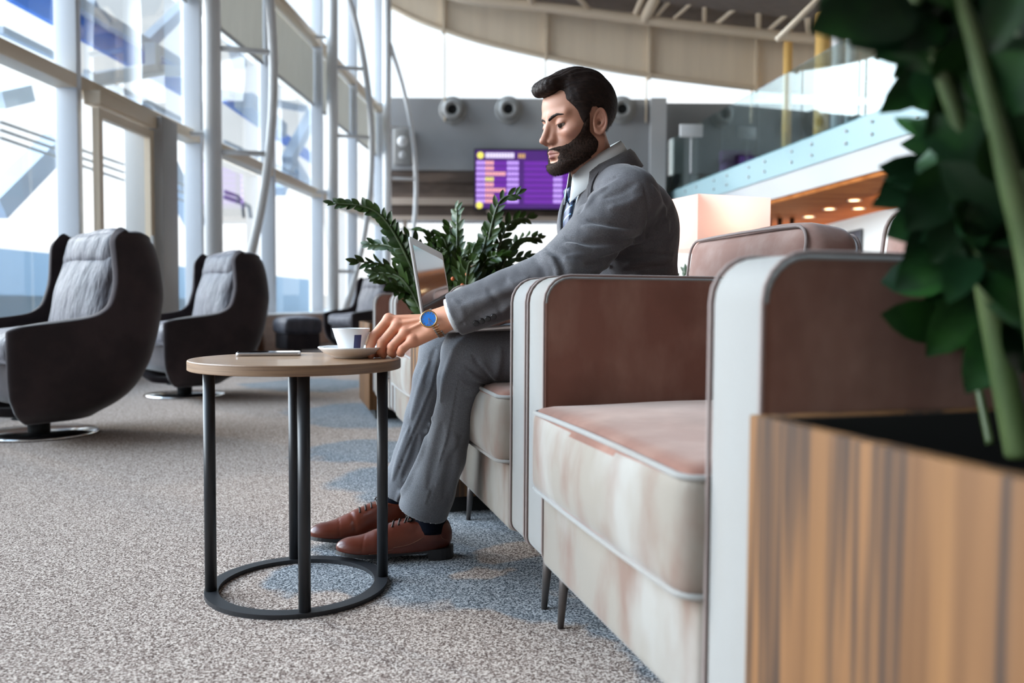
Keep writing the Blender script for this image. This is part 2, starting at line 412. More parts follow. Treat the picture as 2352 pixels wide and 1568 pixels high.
# --- glass door with its deep frame
m_frame = mat('door_frame_grey', (.36, .35, .34), .45)
dr = wallbox(8.3, 8.62, .02, .42, 0, 2.49).build('door_1', m_frame, bevel=.01); struct(dr, 'glass door in a deep grey frame in the window wall', 'door')
wallbox(7.3, 8.62, .2, .36, 2.37, 2.49).build('door_header', m_beigem, dr, bevel=.01)
dl = MB()
for (a, b_, z0, z1) in ((7.3, 7.36, .02, 2.34), (8.2, 8.28, .02, 2.34), (7.36, 8.2, 2.26, 2.34), (7.36, 8.2, .02, .12)):
    q = wallbox(a, b_, .28, .34, z0, z1); dl.add(q.v, q.f)
dl.build('door_leaf', m_beigem, dr)
wallbox(8.14, 8.17, .36, .39, .9, 1.3).build('door_handle', m_frame, dr)
# --- columns with bowed trusses
col_d = [(493, 9.4), (765, 14.2), (889, 18.9)]
col_label = ['white round column with bowed truss, nearest along the glass wall, beside the second wing chair',
             'white round column with bowed truss in the middle of the glass wall', 'white round column with bowed truss in the corner beside the grey end wall']
for i, (px, D) in enumerate(col_d):
    x = (px - 1176) / 1900 * D
    co = empty('truss_column', (x, D, 0), 0, col_label[i], 'column', 'white columns with bowed trusses'); 
    MB().tube([(0, 0, 0), (0, 0, 8.6)], .095, 20).build('post', m_white, co, True)
    zs = [i_ * 6.5 / 26 for i_ in range(27)]
    off = lambda z: max(.06, .64 - .0575 * (z - 3.3) ** 2)
    MB().tube([(off(z), off(z) * .25, z) for z in zs], .05, 12).build('bowed_chord', m_white, co, True)
    for z in (1.2, 2.35, 3.5, 4.65):
        MB().tube([(.0, 0, z), (off(z), off(z) * .25, z)], .03, 10).build('strut', m_white, co, True)
    # tie brackets back to the wall
    for z in (2.55, 5.15):
        MB().tube([(0, 0, z), (-.42, 0, z)], .03, 10).build('bracket', m_white, co, True)
# --- roller blinds
m_blind = mat('blind_fabric', (.62, .60, .52), .8, noise=[(30, (.52, .50, .43), .3, .7, (1, 1, .05))], trans=0)
bb = m_blind.node_tree.nodes['Principled BSDF']; _n = m_blind.node_tree; _t = _n.nodes.new('ShaderNodeBsdfTranslucent'); _t.inputs[0].default_value = (.72, .70, .66, 1); _m = _n.nodes.new('ShaderNodeMixShader'); _m.inputs[0].default_value = .32
_n.links.new(bb.outputs[0], _m.inputs[1]); _n.links.new(_t.outputs[0], _m.inputs[2]); _n.links.new(_m.outputs[0], _n.nodes['Material Output'].inputs[0])
for i in range(3, len(bays) - 1):
    q = wallbox(bays[i] + .05, bays[i + 1] - .05, .05, .056, 4.12, 5.04)
    bl = q.build('roller_blind', m_blind)
    tag(bl, ['beige roller blind in the bay of the glass door', 'beige roller blind between door bay and first bowed truss', 'beige roller blind just beyond the first white column', 'beige roller blind in the bay reaching the middle column', 'beige roller blind just beyond the middle column', 'beige roller blind nearest the grey end wall', 'beige roller blind'][i - 3], 'blind', 'roller blinds on the glass wall')
    q = wallbox(bays[i] + .05, bays[i + 1] - .05, .04, .07, 4.08, 4.12); q.build('bottom_bar', m_frame, bl)
# --- ceiling deck, bulkhead and roof truss
m_deck = mat('roof_deck', (.24, .20, .175), .8, noise=[(6, (.17, .14, .125), .35, .65, (1, 8, 1))])
m_bulk = mat('bulkhead_panel', (.80, .67, .51), .7, noise=[(1.4, (.72, .60, .46), .35, .7, (3, 1, .2))])
prof = [(-5.2, 8.9), (-3.2, 8.30), (-.9, 7.86), (2, 7.50), (4.5, 7.22), (7, 6.98), (10, 6.8), (12.2, 6.75)]
mb = MB(); mb.prism(prof + [(x, z + .3) for x, z in prof[::-1]], 1, -5, 20.3); dk = mb.build('ceiling', m_deck); struct(dk, 'dark sloping roof deck above the trusses', 'ceiling')
def zdeck(x):
    for (a, za), (b_, zb) in zip(prof, prof[1:]):
        if a <= x <= b_: return za + (zb - za) * (x - a) / (b_ - a)
    return prof[-1][1]
bk = [(880, 8), (905, 20), (950, 43), (1000, 62), (1100, 95), (1250, 130), (1400, 160), (1500, 175), (1620, 190), (1750, 205), (1900, 216), (2150, 225), (2400, 230)]
lowc = [P(x, y, 19.6) for x, y in bk]
mb = MB(); pts = catmull(lowc, 4); 
poly = [(p.x, p.z) for p in pts]; topc = [(p.x, zdeck(p.x) + .1) for p in pts]
for i in range(len(pts) - 1):
    a, b_ = pts[i], pts[i + 1]
    mb.add([(a.x, 19.6, a.z), (b_.x, 19.6, b_.z), (b_.x, 19.6, zdeck(b_.x)+.1), (a.x, 19.6, zdeck(a.x)+.1), (a.x, 19.8, a.z), (b_.x, 19.8, b_.z), (b_.x, 19.8, zdeck(b_.x)+.1), (a.x, 19.8, zdeck(a.x)+.1)],
           [(0, 1, 2, 3), (7, 6, 5, 4), (0, 4, 5, 1), (2, 6, 7, 3)])
wb2 = mb.build('wall_back_upper', m_bulk); struct(wb2, 'beige curved bulkhead under the roof', 'wall')
MB().tube([(p.x, 19.55, p.z) for p in pts], .05, 8).build('edge_tube', m_beigem, wb2, True)
for px in (1018, 1254, 1491, 1738):
    x = P(px, 200, 19.5).x; zz = min((p for p in pts), key=lambda p: abs(p.x - x)).z
    MB().box((x - .035, 19.5, zz - .1), (x + .035, 19.58, zdeck(x))).build('rib', m_beigem, wb2)
    MB().box((x - .018, 19.9, 5.0), (x + .018, 19.95, 8)).build('glazing_bar', m_beigem, wb2)
# roof truss (chord, webs)
tr = empty('roof_truss', (0, 18.9, 0), 0, 'cream tubular roof truss crossing in front of the bulkhead', 'truss')
ch = [P(x, y, 18.9) for x, y in ((860, -60), (1000, -22), (1090, 0), (1250, 16), (1480, 46), (1700, 72), (1860, 88), (2100, 105), (2350, 118))]
L0 = Vector((0, 18.9, 0))
def rel(p): return Vector(p) - L0
MB().tube([rel(p) for p in catmull(ch, 4)], .115, 14).build('bottom_chord', m_beigem, tr, True)
for (x0, y0, x1, y1, r_) in ((1478, 48, 1532, -60, .13), (1455, 42, 1500, -60, .07), (1226, 14, 1200, -60, .09), (1360, 30, 1280, -60, .06), (1618, 62, 1618, -60, .05), (1742, 76, 1742, -60, .06), (1500, 46, 1590, -60, .05),
                             (1640, 60, 1760, -40, .05), (1758, 76, 1890, -40, .05), (1880, 90, 1990, -40, .06), (1860, 90, 1845, -40, .07), (1540, 50, 1640, -40, .04)):
    MB().tube([rel(P(x0, y0, 18.9)), rel(P(x1, y1, 18.3))], r_, 10).build('web_member', m_beigem, tr, True)
tb = empty('roof_brace', (0, 12, 0), 0, 'slim cream brace hanging down by the dark leaves', 'brace')
MB().tube([P(1785, 92, 12) - Vector((0, 12, 0)), P(1890, -12, 12) - Vector((0, 12, 0)), P(1960, -80, 12) - Vector((0, 12, 0))], .045, 10).build('brace_tube', m_beigem, tb, True)
# --- back wall
m_grey = mat('grey_wall', (.34, .345, .35), .6, noise=[(.35, (.27, .27, .275), .4, .6, None)])
m_grey2 = mat('dark_grey_wall', (.15, .152, .156), .6)
m_light = mat('pilaster_grey', (.46, .46, .46), .6)
zt = P(1176, 226, 20).z; zb_ = P(1176, 392, 20).z
x0 = P(878, 300, 20).x; x1 = P(1492, 300, 20).x; x2 = P(1528, 300, 20).x
wl = MB().box((x0 - .3, 20.0, zb_), (x1, 20.4, zt)).build('wall_back', m_grey); struct(wl, 'grey end wall with round air nozzles', 'wall')
wl2 = MB().box((x1, 19.85, 0), (x2, 20.4, zt)).build('trim_3', m_light); struct(wl2, 'light grey pilaster in the end wall', 'pilaster')
wl3 = MB().box((x2, 20.6, 2.6), (12, 20.9, zt + .06)).build('wall_back_right', m_grey2); struct(wl3, 'dark grey wall above the mezzanine', 'wall')
m_brown = mat('soffit_brown', (.085, .06, .047), .7, noise=[(.8, (.16, .115, .09), .5, .62, (1, 1, 4))])
m_trim = mat('pale_trim', (.42, .34, .28), .6)
zc_ = P(1176, 505, 20).z
sb = MB().box((x0 - .3, 20.1, zc_ + .05), (x2, 21.5, zb_)).build('trim_4', m_brown); struct(sb, 'brown recessed gallery band under the grey wall', 'band')
MB().box((x0 - .3, 20.0, zc_ + .35), (x2, 20.12, zc_ + .52)).build('rail', m_trim, sb)
MB().box((x0 - .3, 20.0, zc_ - .02), (x2, 20.3, zc_ + .09)).build('lower_trim', m_trim, sb)
MB().box((x0 - .3, 20.0, zb_ - .28), (x2, 20.13, zb_ - .02)).build('upper_trim', m_brown, sb)
MB().bar((P(1122, 480, 19.9)), (P(1160, 512, 19.9)), .16, .16).build('prop', m_trim, sb)
# glazing under the band and above the wall
gl = MB().add([(x0 - .3, 20.3, .85), (x2 + 8, 20.3, .85), (x2 + 8, 20.3, zc_), (x0 - .3, 20.3, zc_)], [(0, 1, 2, 3)]).build('window_20', m_glass); struct(gl, 'bright glazing below the brown band', 'window')
gl2 = MB().add([(x0 - .3, 20.0, zt), (12, 20.0, zt), (12, 20.0, 9), (x0 - .3, 20.0, 9)], [(0, 1, 2, 3)]).build('window_21', m_glass); struct(gl2, 'bright clerestory glazing above the grey wall', 'window')
struct(MB().box((x0 - .3, 20.2, 0), (12, 20.4, .85)).build('wall_back_low', m_light))
for px in (930, 1500):
    x = P(px, 600, 20.2).x; MB().box((x - .05, 20.2, .85), (x + .05, 20.28, zc_)).build('glazing_bar', m_trim, gl)
# walls the visitor has behind and to the right
m_beigew = mat('beige_wall', (.20, .18, .16), .8)
struct(MB().box((-4.6, -5.2, 0), (12.2, -5, 9)).build('wall_front', m_beigew), 'wall behind the seating', 'wall')
struct(MB().box((12, -5, 0), (12.2, 13, 9)).build('wall_right', m_beigew), 'wall on the right of the hall', 'wall')
# --- jet nozzles
m_noz = mat('nozzle_metal', (.27, .265, .255), .45); m_blk = mat('black_void', (.008, .008, .008), .9)
nz = [(1040, 254, 'round grey air nozzle nearest the white corner column'), (1168, 253, 'round grey air nozzle just in front of the man\'s forehead'), (1428, 253, 'round grey air nozzle just behind the man\'s head')]
first = None
for px, py, lb in nz:
    p = P(px, py, 19.98)
    if first is None:
        first = empty('air_nozzle', p, 0)
        Rm = Matrix.Rotation(math.radians(90), 4, 'X')
        MB().lathe([(.33, 0), (.33, .03), (.29, .05), (.24, .05), (.22, .03)], 40, M=Rm).build('flange', m_noz, first, True)
        MB().lathe([(.24, .02), (.25, .12), (.21, .19), (.14, .21), (.11, .12)], 40, M=Rm).build('barrel', m_noz, first, True)
        MB().lathe([(0.001, .13), (.13, .13)], 30, M=Rm).build('opening', m_blk, first, True)
        o = first
    else:
        o = copy_tree(first); o.location = p
    tag(o, lb, 'air nozzle', 'air nozzles on the end wall')
sp_ = empty('wall_speaker', P(926, 338, 19.9), 0, 'small grey wall speaker with pale cone beside the corner column', 'speaker')
MB().box((-.22, -.1, -.42), (.22, .1, .42)).build('housing', m_noz, sp_, bevel=.03)
MB().lathe([(.001, .17), (.08, .16), (.13, .1)], 24, c=(0, 0, 0), M=Matrix.Translation((0, 0, .12)) @ Matrix.Rotation(math.radians(90), 4, 'X')).build('upper_driver', m_white, sp_, True)
MB().lathe([(.001, .14), (.05, .13), (.09, .1)], 24, M=Matrix.Translation((0, 0, -.2)) @ Matrix.Rotation(math.radians(90), 4, 'X')).build('lower_driver', m_light, sp_, True)
# --- departures board
def em(name, c, s): return emis(name, c, s)
bd = empty('departure_board', (0, 0, 0), 0, 'wide purple departures screen hanging on the end wall behind the man', 'screen')
q0 = P(1092, 345, 19.8); q1 = P(1092, 478, 19.8); W_ = 3.05; H_ = q0.z - q1.z; bd.location = (q0.x, 19.8, q1.z)
m_pur = em('screen_purple', (.17, .02, .42), .75); m_purd = em('screen_purple_dark', (.075, .012, .2), .7); m_lil = em('text_lilac', (.55, .36, .95), 1.0)
m_or = em('text_peach', (.90, .42, .38), 1.0); m_yel = em('mark_yellow', (.85, .78, .12), 1.0); m_wht = em('text_white', (.82, .75, 1.0), 1.0); m_amb = em('text_amber', (.75, .45, .12), .8)
MB().box((-.03, 0, -.04), (W_ + .03, .16, H_ + .04)).build('casing', m_blk, bd, bevel=.01)
MB().box((0, -.012, 0), (W_, .0, H_)).build('display', m_purd, bd)
rowh = (H_ - .2 - .14) / 8
def glyphs(mb, x, z, n_, cw=.052, hh=.085, gap=.018):
    for k in range(n_): mb.box((x + k * (cw + gap), -.022, z), (x + k * (cw + gap) + cw, -.016, z + hh))
    return mb
for r_ in range(8):
    z = H_ - .24 - (r_ + 1) * rowh + .02; rb_ = MB()
    for (a, b_) in ((.02, 1.04), (1.16, W_ - .03)): rb_.box((a, -.016, z - .005), (b_, -.012, z + rowh * .72))
    rb_ = rb_.build('board_row', m_pur, bd)
    for (x_, n_, m_, nm) in ((.03, 3, m_lil, 'time_text'), (.24, 7 if r_ in (2, 5) else 3, m_yel if r_ == 3 else m_or, 'city_text'), (.76, 4, m_lil, 'flight_text'), (1.86, 3, m_lil, 'gate_text')):
        glyphs(MB(), x_, z + .01, n_).build(nm, m_, rb_)
glyphs(MB(), .25, H_ - .18, 10, .05, .12).build('heading_text', m_wht, bd); glyphs(MB(), 1.02, H_ - .18, 3, .04, .1).build('clock_text', m_amb, bd)
for (x, z) in ((.12, H_ - .12), (.1, .07)): MB().lathe([(.001, .024), (.078, .024), (.078, .012)], 20, M=Matrix.Translation((x, 0, z)) @ Matrix.Rotation(math.radians(90), 4, 'X')).build('round_mark', m_yel, bd)
# --- mezzanine on the right
def ML(D, z, off=0):      # front line of the mezzanine slab
    dx = Vector((-.156, 1, 0)).normalized(); nx = Vector((dx.y, -dx.x, 0))
    return Vector((7.0 - .156 * D, D, z)) + nx * off
def mezbox(d0, d1, o0, o1, z0, z1):
    return MB().add([ML(d0, z0, o0), ML(d1, z0, o0), ML(d1, z0, o1), ML(d0, z0, o1), ML(d0, z1, o0), ML(d1, z1, o0), ML(d1, z1, o1), ML(d0, z1, o1)], [(0,3,2,1),(4,5,6,7),(0,1,5,4),(1,2,6,5),(2,3,7,6),(3,0,4,7)])
m_slab = mat('slab_white', (.46, .46, .465), .5)
m_teal = mat('fascia_teal', (.34, .48, .505), .3)
sl = mezbox(10.6, 20.6, 0, 6.5, 2.57, 3.38).build('floor_mezzanine', m_slab); struct(sl, 'white mezzanine slab with glass fascia', 'mezzanine')
m_or_c = mat('orange_ceiling', (.42, .145, .040), .8, spec=.05, noise=[(2, (.28, .085, .02), .4, .65, (.5, 2, 1))])
ce = mezbox(10.62, 20.55, .03, 6.4, 2.50, 2.568).build('ceiling_mezzanine', m_or_c); struct(ce, 'orange wood ceiling under the mezzanine', 'ceiling')
fa = mezbox(10.6, 20.5, -.03, -.015, 2.95, 3.42).build('fascia', m_teal, sl)
m_gl2 = glass_mat('balustrade_glass', (.82, .92, .93), .25)
ba = empty('glass_balustrade', ML(10.6, 3.38), 0, 'frameless glass balustrade with round studs along the mezzanine edge', 'balustrade')
o_ = ML(10.6, 3.38)
m_steel = mat('steel', (.6, .6, .6), .3, metal=.8)
for k in range(6):
    d0 = 10.6 + k * 1.66; q = mezbox(d0, d0 + 1.62, -.05, -.035, 3.40, 4.66)
    q.v = [tuple(Vector(p) - o_) for p in q.v]; q.build('glass_panel', m_gl2, ba)
    for dd in (.3, 1.3):
        for z in (3.1, 3.28):
            c = ML(d0 + dd, z, -.03) - o_
            MB().tube([c, c + Vector((-.03, -.006, 0))], .022, 12).build('stud', m_steel, ba, True)
# downlights
m_dl = emis('downlight_glow', (1, .72, .38), 6)
dls = [(1758, 511), (1773, 528), (1794, 528), (1858, 497), (1905, 479), (1962, 459), (1972, 478), (2033, 457), (1925, 430), (1840, 455)]
dl_l = ['lowest left warm downlight by the lampshade', 'left of the two touching warm downlights above the cushion', 'right of the two touching warm downlights above the cushion', 'warm downlight midway along the orange ceiling', 'warm downlight above the low white wall', 'upper of the stacked pair of warm downlights', 'lower of the stacked pair of warm downlights, on the white post', 'rightmost warm downlight next to the dark leaves', 'unlit-looking high downlight near the slab edge', 'faint downlight near the slab edge above the lampshade']
first = None
for (px, py), lb in list(zip(dls, dl_l))[:8]:
    d = fw * F + rt * (px - CX) + up * (CY - py); t = (2.49 - .65) / d.z; p = CAM + d * t
    if first is None:
        first = empty('downlight', p, 0)
        MB().lathe([(.09, .0), (.12, .0), (.125, -.015), (.09, -.012)], 24).build('trim_ring', m_white, first, True)
        MB().lathe([(.001, -.008), (.092, -.008)], 24).build('bulb_face', m_dl, first, True); o = first
    else: o = copy_tree(first); o.location = p
    tag(o, lb, 'downlight', 'downlights in the orange ceiling')
for i, (x, y) in enumerate(((6.4, 13.5), (7.6, 16.5), (6.4, 19))):
    lamp('ceiling_fill', 'POINT', (x, y, 1.5), 45, (1, .72, .45)).data.shadow_soft_size = .3  # added point lights in mid-air that brighten the orange ceiling
# dark pendant tubes
first = None
for i, px in enumerate((1740, 1766, 1791, 1819)):
    p = P(px, 518, 17.5)
    if first is None:
        first = MB().tube([(0, 0, -.17), (0, 0, .17)], .05, 14).build('pendant_tube', mat('pendant_black', (.03, .02, .015), .5), None, True); first.location = p; o = first
        MB().tube([(0, 0, .17), (0, 0, .52)], .006, 6).build('cord', m_blk, first)
    else: o = copy_tree(first); o.location = p
    tag(o, ['leftmost of four dark pendant tubes by the lampshade', 'second from left of four dark pendant tubes', 'third from left of four dark pendant tubes', 'rightmost of four dark pendant tubes'][i], 'pendant lamp', 'dark pendants under the orange ceiling')
# white counter wall with a dark screen
m_wwall = mat('bright_white_wall', (.62, .60, .57), .5)
ww = MB().box((5.95, 10.9, 0), (6.15, 17.2, 2.2)).build('wall_counter', m_wwall); struct(ww, 'low white partition wall below the orange ceiling', 'wall')
MB().box((5.9, 12.0, 2.2), (6.2, 12.12, 2.49)).build('corner_post', m_wwall, ww)
scn = MB().box((5.90, 0, 0), (5.945, 1.35, .42)).build('wall_screen', mat('dark_screen', (.05, .05, .055), .3), None, bevel=.01); scn.location = (0, 13.55, 1.95 - .0)
scn.location = (0, 14.1, 1.55); tag(scn, 'small dark screen mounted on the low white partition', 'screen')
# upper floor columns; the ochre ones are a glass reflection built as solids
m_ycol = mat('ochre_reflection', (.9, .58, .20), .5)
for i, (px, wpx, D, mm, lb) in enumerate(((1808, 20, 19.0, m_ycol, 'slim ochre reflection in the mezzanine glass, built as a pillar, left of the thicker one'), (1887, 32, 18, m_ycol, 'thick ochre reflection in the mezzanine glass, built as a pillar'), (1922, 24, 16.5, m_white, 'white pillar beside the thick ochre one on the mezzanine'), (1951, 20, 15.5, m_white, 'white pillar nearest the glass corner on the mezzanine'))):
    x = P(px, 200, D).x; hw = wpx / 2 / 1900 * D
    c = MB().tube([(x, D, 3.38), (x, D, 6.9)], hw, 20).build('mezzanine_upright', mm, None, True); tag(c, lb, 'pillar', 'pillars on the mezzanine')
ss = empty('notice_stand', P(1588, 300, 17.2), 0, 'pale notice panel on a thin pole behind the balustrade', 'sign stand')
MB().box((-.24, -.02, -.13), (.24, .02, .13)).build('panel', m_white, ss, bevel=.02); MB().tube([(0, 0, -.13), (0, 0, 3.38 - ss.location.z)], .018, 8).build('pole', m_light, ss)
ps = empty('mezzanine_chair', (P(1658, 380, 17.6).x + .4, 17.8, 3.38), 0, 'purple lounge chair behind the balustrade glass', 'chair')
m_plum = mat('plum_fabric', (.16, .05, .16), .8)
MB().box((-.35, -.3, .0), (.35, .3, .32)).build('seat', m_plum, ps, bevel=.05); MB().box((-.35, .15, .3), (.35, .3, .62)).build('backrest', m_plum, ps, bevel=.05)
# --- outside: boarding bridge and service structures
m_blue = mat('bridge_blue', (.03, .17, .60), .5); m_steelo = mat('bridge_grey_steel', (.42, .48, .56), .5); m_pale = mat('bridge_panel', (.60, .68, .76), .5)
ob = empty('boarding_bridge', WL(9, -4.0), 0, 'elevated boarding bridge with blue stripe and grey steel struts outside the glass', 'boarding bridge')
O = Vector(ob.location)
def OB(D, off, z): return WL(D, off, z) - O
def obar(name, a, b_, w_, h_, m_): MB().bar(OB(*a), OB(*b_), w_, h_).build(name, m_, ob)
def otube(name, a, b_, r_, m_): MB().tube([OB(*a), OB(*b_)], r_, 12).build(name, m_, ob, True)
def onwall(px, py, off):   # point of the place on a plane parallel to the glass wall
    d = fw * F + rt * (px - CX) + up * (CY - py); o2 = WL(0, off); nrm = wn_
    t = (o2 - CAM).dot(nrm) / d.dot(nrm); return CAM + d * t
def ow(name, a, b_, w_, h_, m_, off=-4):
    MB().bar(onwall(*a, off) - O, onwall(*b_, off) - O, w_, h_).build(name, m_, ob)
bl0, bl1 = onwall(190, 62, -4), onwall(432, 200, -4)
MB().bar(onwall(20, -38, -4) - O, bl1 - O, .12, .50).build('blue_stripe', m_blue, ob)
ow('blue_stripe', (516, 222), (722, 368), .12, .34, m_blue, -4.6)
ow('upper_tube', (60, -60), (436, 162), .2, .2, m_steelo, -3.8)
ow('rail', (0, 68), (132, 132), .1, .1, m_steelo, -3.2)
for dy in (0, 18, 36): ow('cable', (0, 280 + dy), (436, 430 + dy), .035, .035, m_frame, -2.6)
ow('strut', (-20, 480), (136, 325), .34, .3, m_steelo, -3.4)
ow('strut', (310, 232), (452, 520), .34, .3, m_steelo, -3.4)
ow('strut', (326, 110), (440, 0), .24, .24, m_steelo, -4.4); ow('strut', (196, 10), (210, 40), .3, .3, m_steelo, -4.4)
ow('cross_tube', (196, 188), (352, 160), .22, .22, m_pale, -3.0); ow('cross_tube', (352, 160), (436, 166), .2, .2, m_pale, -3.0)
ow('cross_tube', (-10, 230), (60, 214), .22, .22, m_pale, -3.0); ow('strut', (350, 100), (352, 160), .2, .2, m_pale, -3.0)
ow('strut', (262, 190), (262, 280), .14, .14, m_steelo, -3.4); ow('rail', (330, 232), (436, 285), .08, .08, m_steelo, -3.0); ow('rail', (196, 165), (330, 232), .08, .08, m_steelo, -3.0)
ow('strut', (640, 300), (560, 230), .5, .4, m_steelo, -4.0); ow('strut', (660, 370), (720, 260), .35, .3, m_steelo, -4.0); ow('strut', (642, 440), (668, 370), .3, .3, m_steelo, -4)
ow('strut', (668, 370), (715, 440), .3, .3, m_steelo, -4); ow('rail', (516, 325), (620, 372), .06, .06, m_steelo, -3); ow('rail', (636, 380), (724, 425), .06, .06, m_steelo, -3)
ow('strut', (536, 95), (552, 155), .3, .3, m_pale, -4.4); ow('cross_tube', (516, 215), (700, 250), .2, .2, m_steelo, -4.4)
m_ob = mat('service_building', (.30, .42, .52), .6)
sbn = wallbox(-3, 17, -2.2, -2.0, -.35, .72).build('service_wall', mat('barrier_blue_grey', (.19, .27, .34), .6)); tag(sbn, 'long blue-grey apron barrier outside behind the wing chairs', 'barrier')
sbn2 = wallbox(0, 60, -14.2, -14, -.35, 2.4).build('service_building', m_ob); tag(sbn2, 'low pale blue building in the distance beyond the apron', 'building')
gt = empty('service_gate', WL(13, -2.6), 0, 'dark curved pipe rail outside between first column and truss', 'railing')
O2 = Vector(gt.location)
MB().tube([onwall(516, 452, -2.6) - O2, onwall(560, 468, -2.6) - O2, onwall(572, 474, -2.6) - O2, onwall(576, 500, -2.6) - O2], .05, 8).build('pipe', m_frame, gt, True)
MB().tube([onwall(516, 440, -2.6) - O2, onwall(545, 450, -2.6) - O2, onwall(556, 462, -2.6) - O2, onwall(560, 500, -2.6) - O2], .04, 8).build('pipe', m_frame, gt, True)
# ================================================================== FURNITURE
RZ = math.radians(15.4); qv = Vector((math.cos(RZ), math.sin(RZ), 0)); rv = Vector((-math.sin(RZ), math.cos(RZ), 0))
def RP(s, v=0, z=0): return Vector((.492, 0, z)) + rv * s + qv * v
m_velvet = mat('taupe_velvet', (.185, .082, .058), .8, sheen=.30, spec=.15, sheen_tint=(1, .96, .92), noise=[(9, (.25, .135, .10), .45, .70, (1, 1, .5)), (3.5, (.135, .058, .040), .50, .66, None)], bump=[(260, .12, .001, None), (7, .25, .01, None)])
m_velvet.node_tree.nodes['Principled BSDF'].inputs['Sheen Roughness'].default_value = .45
m_lit_grey = mat('velvet_lit_grey', (.235, .227, .215), .8, sheen=.35, spec=.15, noise=[(5, (.225, .205, .185), .45, .75, (1, 1, .4))], bump=[(260, .12, .001, None)])  # same velvet where its nap catches light, the paler tone painted in
m_lit_mott = mat('velvet_lit_mottled', (.215, .186, .155), .8, sheen=.3, spec=.15, noise=[(11, (.175, .115, .09), .45, .66, (1, 1, .45)), (6, (.27, .25, .225), .50, .70, (1, 1, .5))], bump=[(260, .12, .001, None)])  # cushion sides and base: light on the velvet nap put into the colour
m_lit_rose = mat('velvet_lit_rose', (.235, .135, .11), .8, sheen=.4, spec=.15, noise=[(10, (.30, .20, .17), .42, .66, None)], bump=[(260, .12, .001, None)])  # brown velvet of the backs, with the light on it coloured in as pink
def lit_faces(o, ma, mb_, test):  # gives the chosen faces the velvet's painted lit tone
    o.data.materials.clear(); o.data.materials.append(ma); o.data.materials.append(mb_)
    for p in o.data.polygons: p.material_index = 1 if test(p) else 0
m_pipe = mat('piping_grey', (.22, .17, .155), .8, sheen=.25)
m_leg = mat('bronze_leg', (.12, .105, .10), .35, metal=.6)
def rr_profile(x0, x1, z0, z1, rad, n=6):
    """rounded rectangle, radii for corners (x0z0, x1z0, x1z1, x0z1)"""
    out = []
    for (cx, cz, r_, a0) in ((x0, z0, rad[0], 180), (x1, z0, rad[1], 270), (x1, z1, rad[2], 0), (x0, z1, rad[3], 90)):
        sx_ = 1 if cx == x0 else -1; sz_ = 1 if cz == z0 else -1
        for k in range(n + 1):
            a = math.radians(a0 + 90 * k / n); out.append((cx + sx_ * r_ + r_ * math.cos(a), cz + sz_ * r_ + r_ * math.sin(a)))
    return out
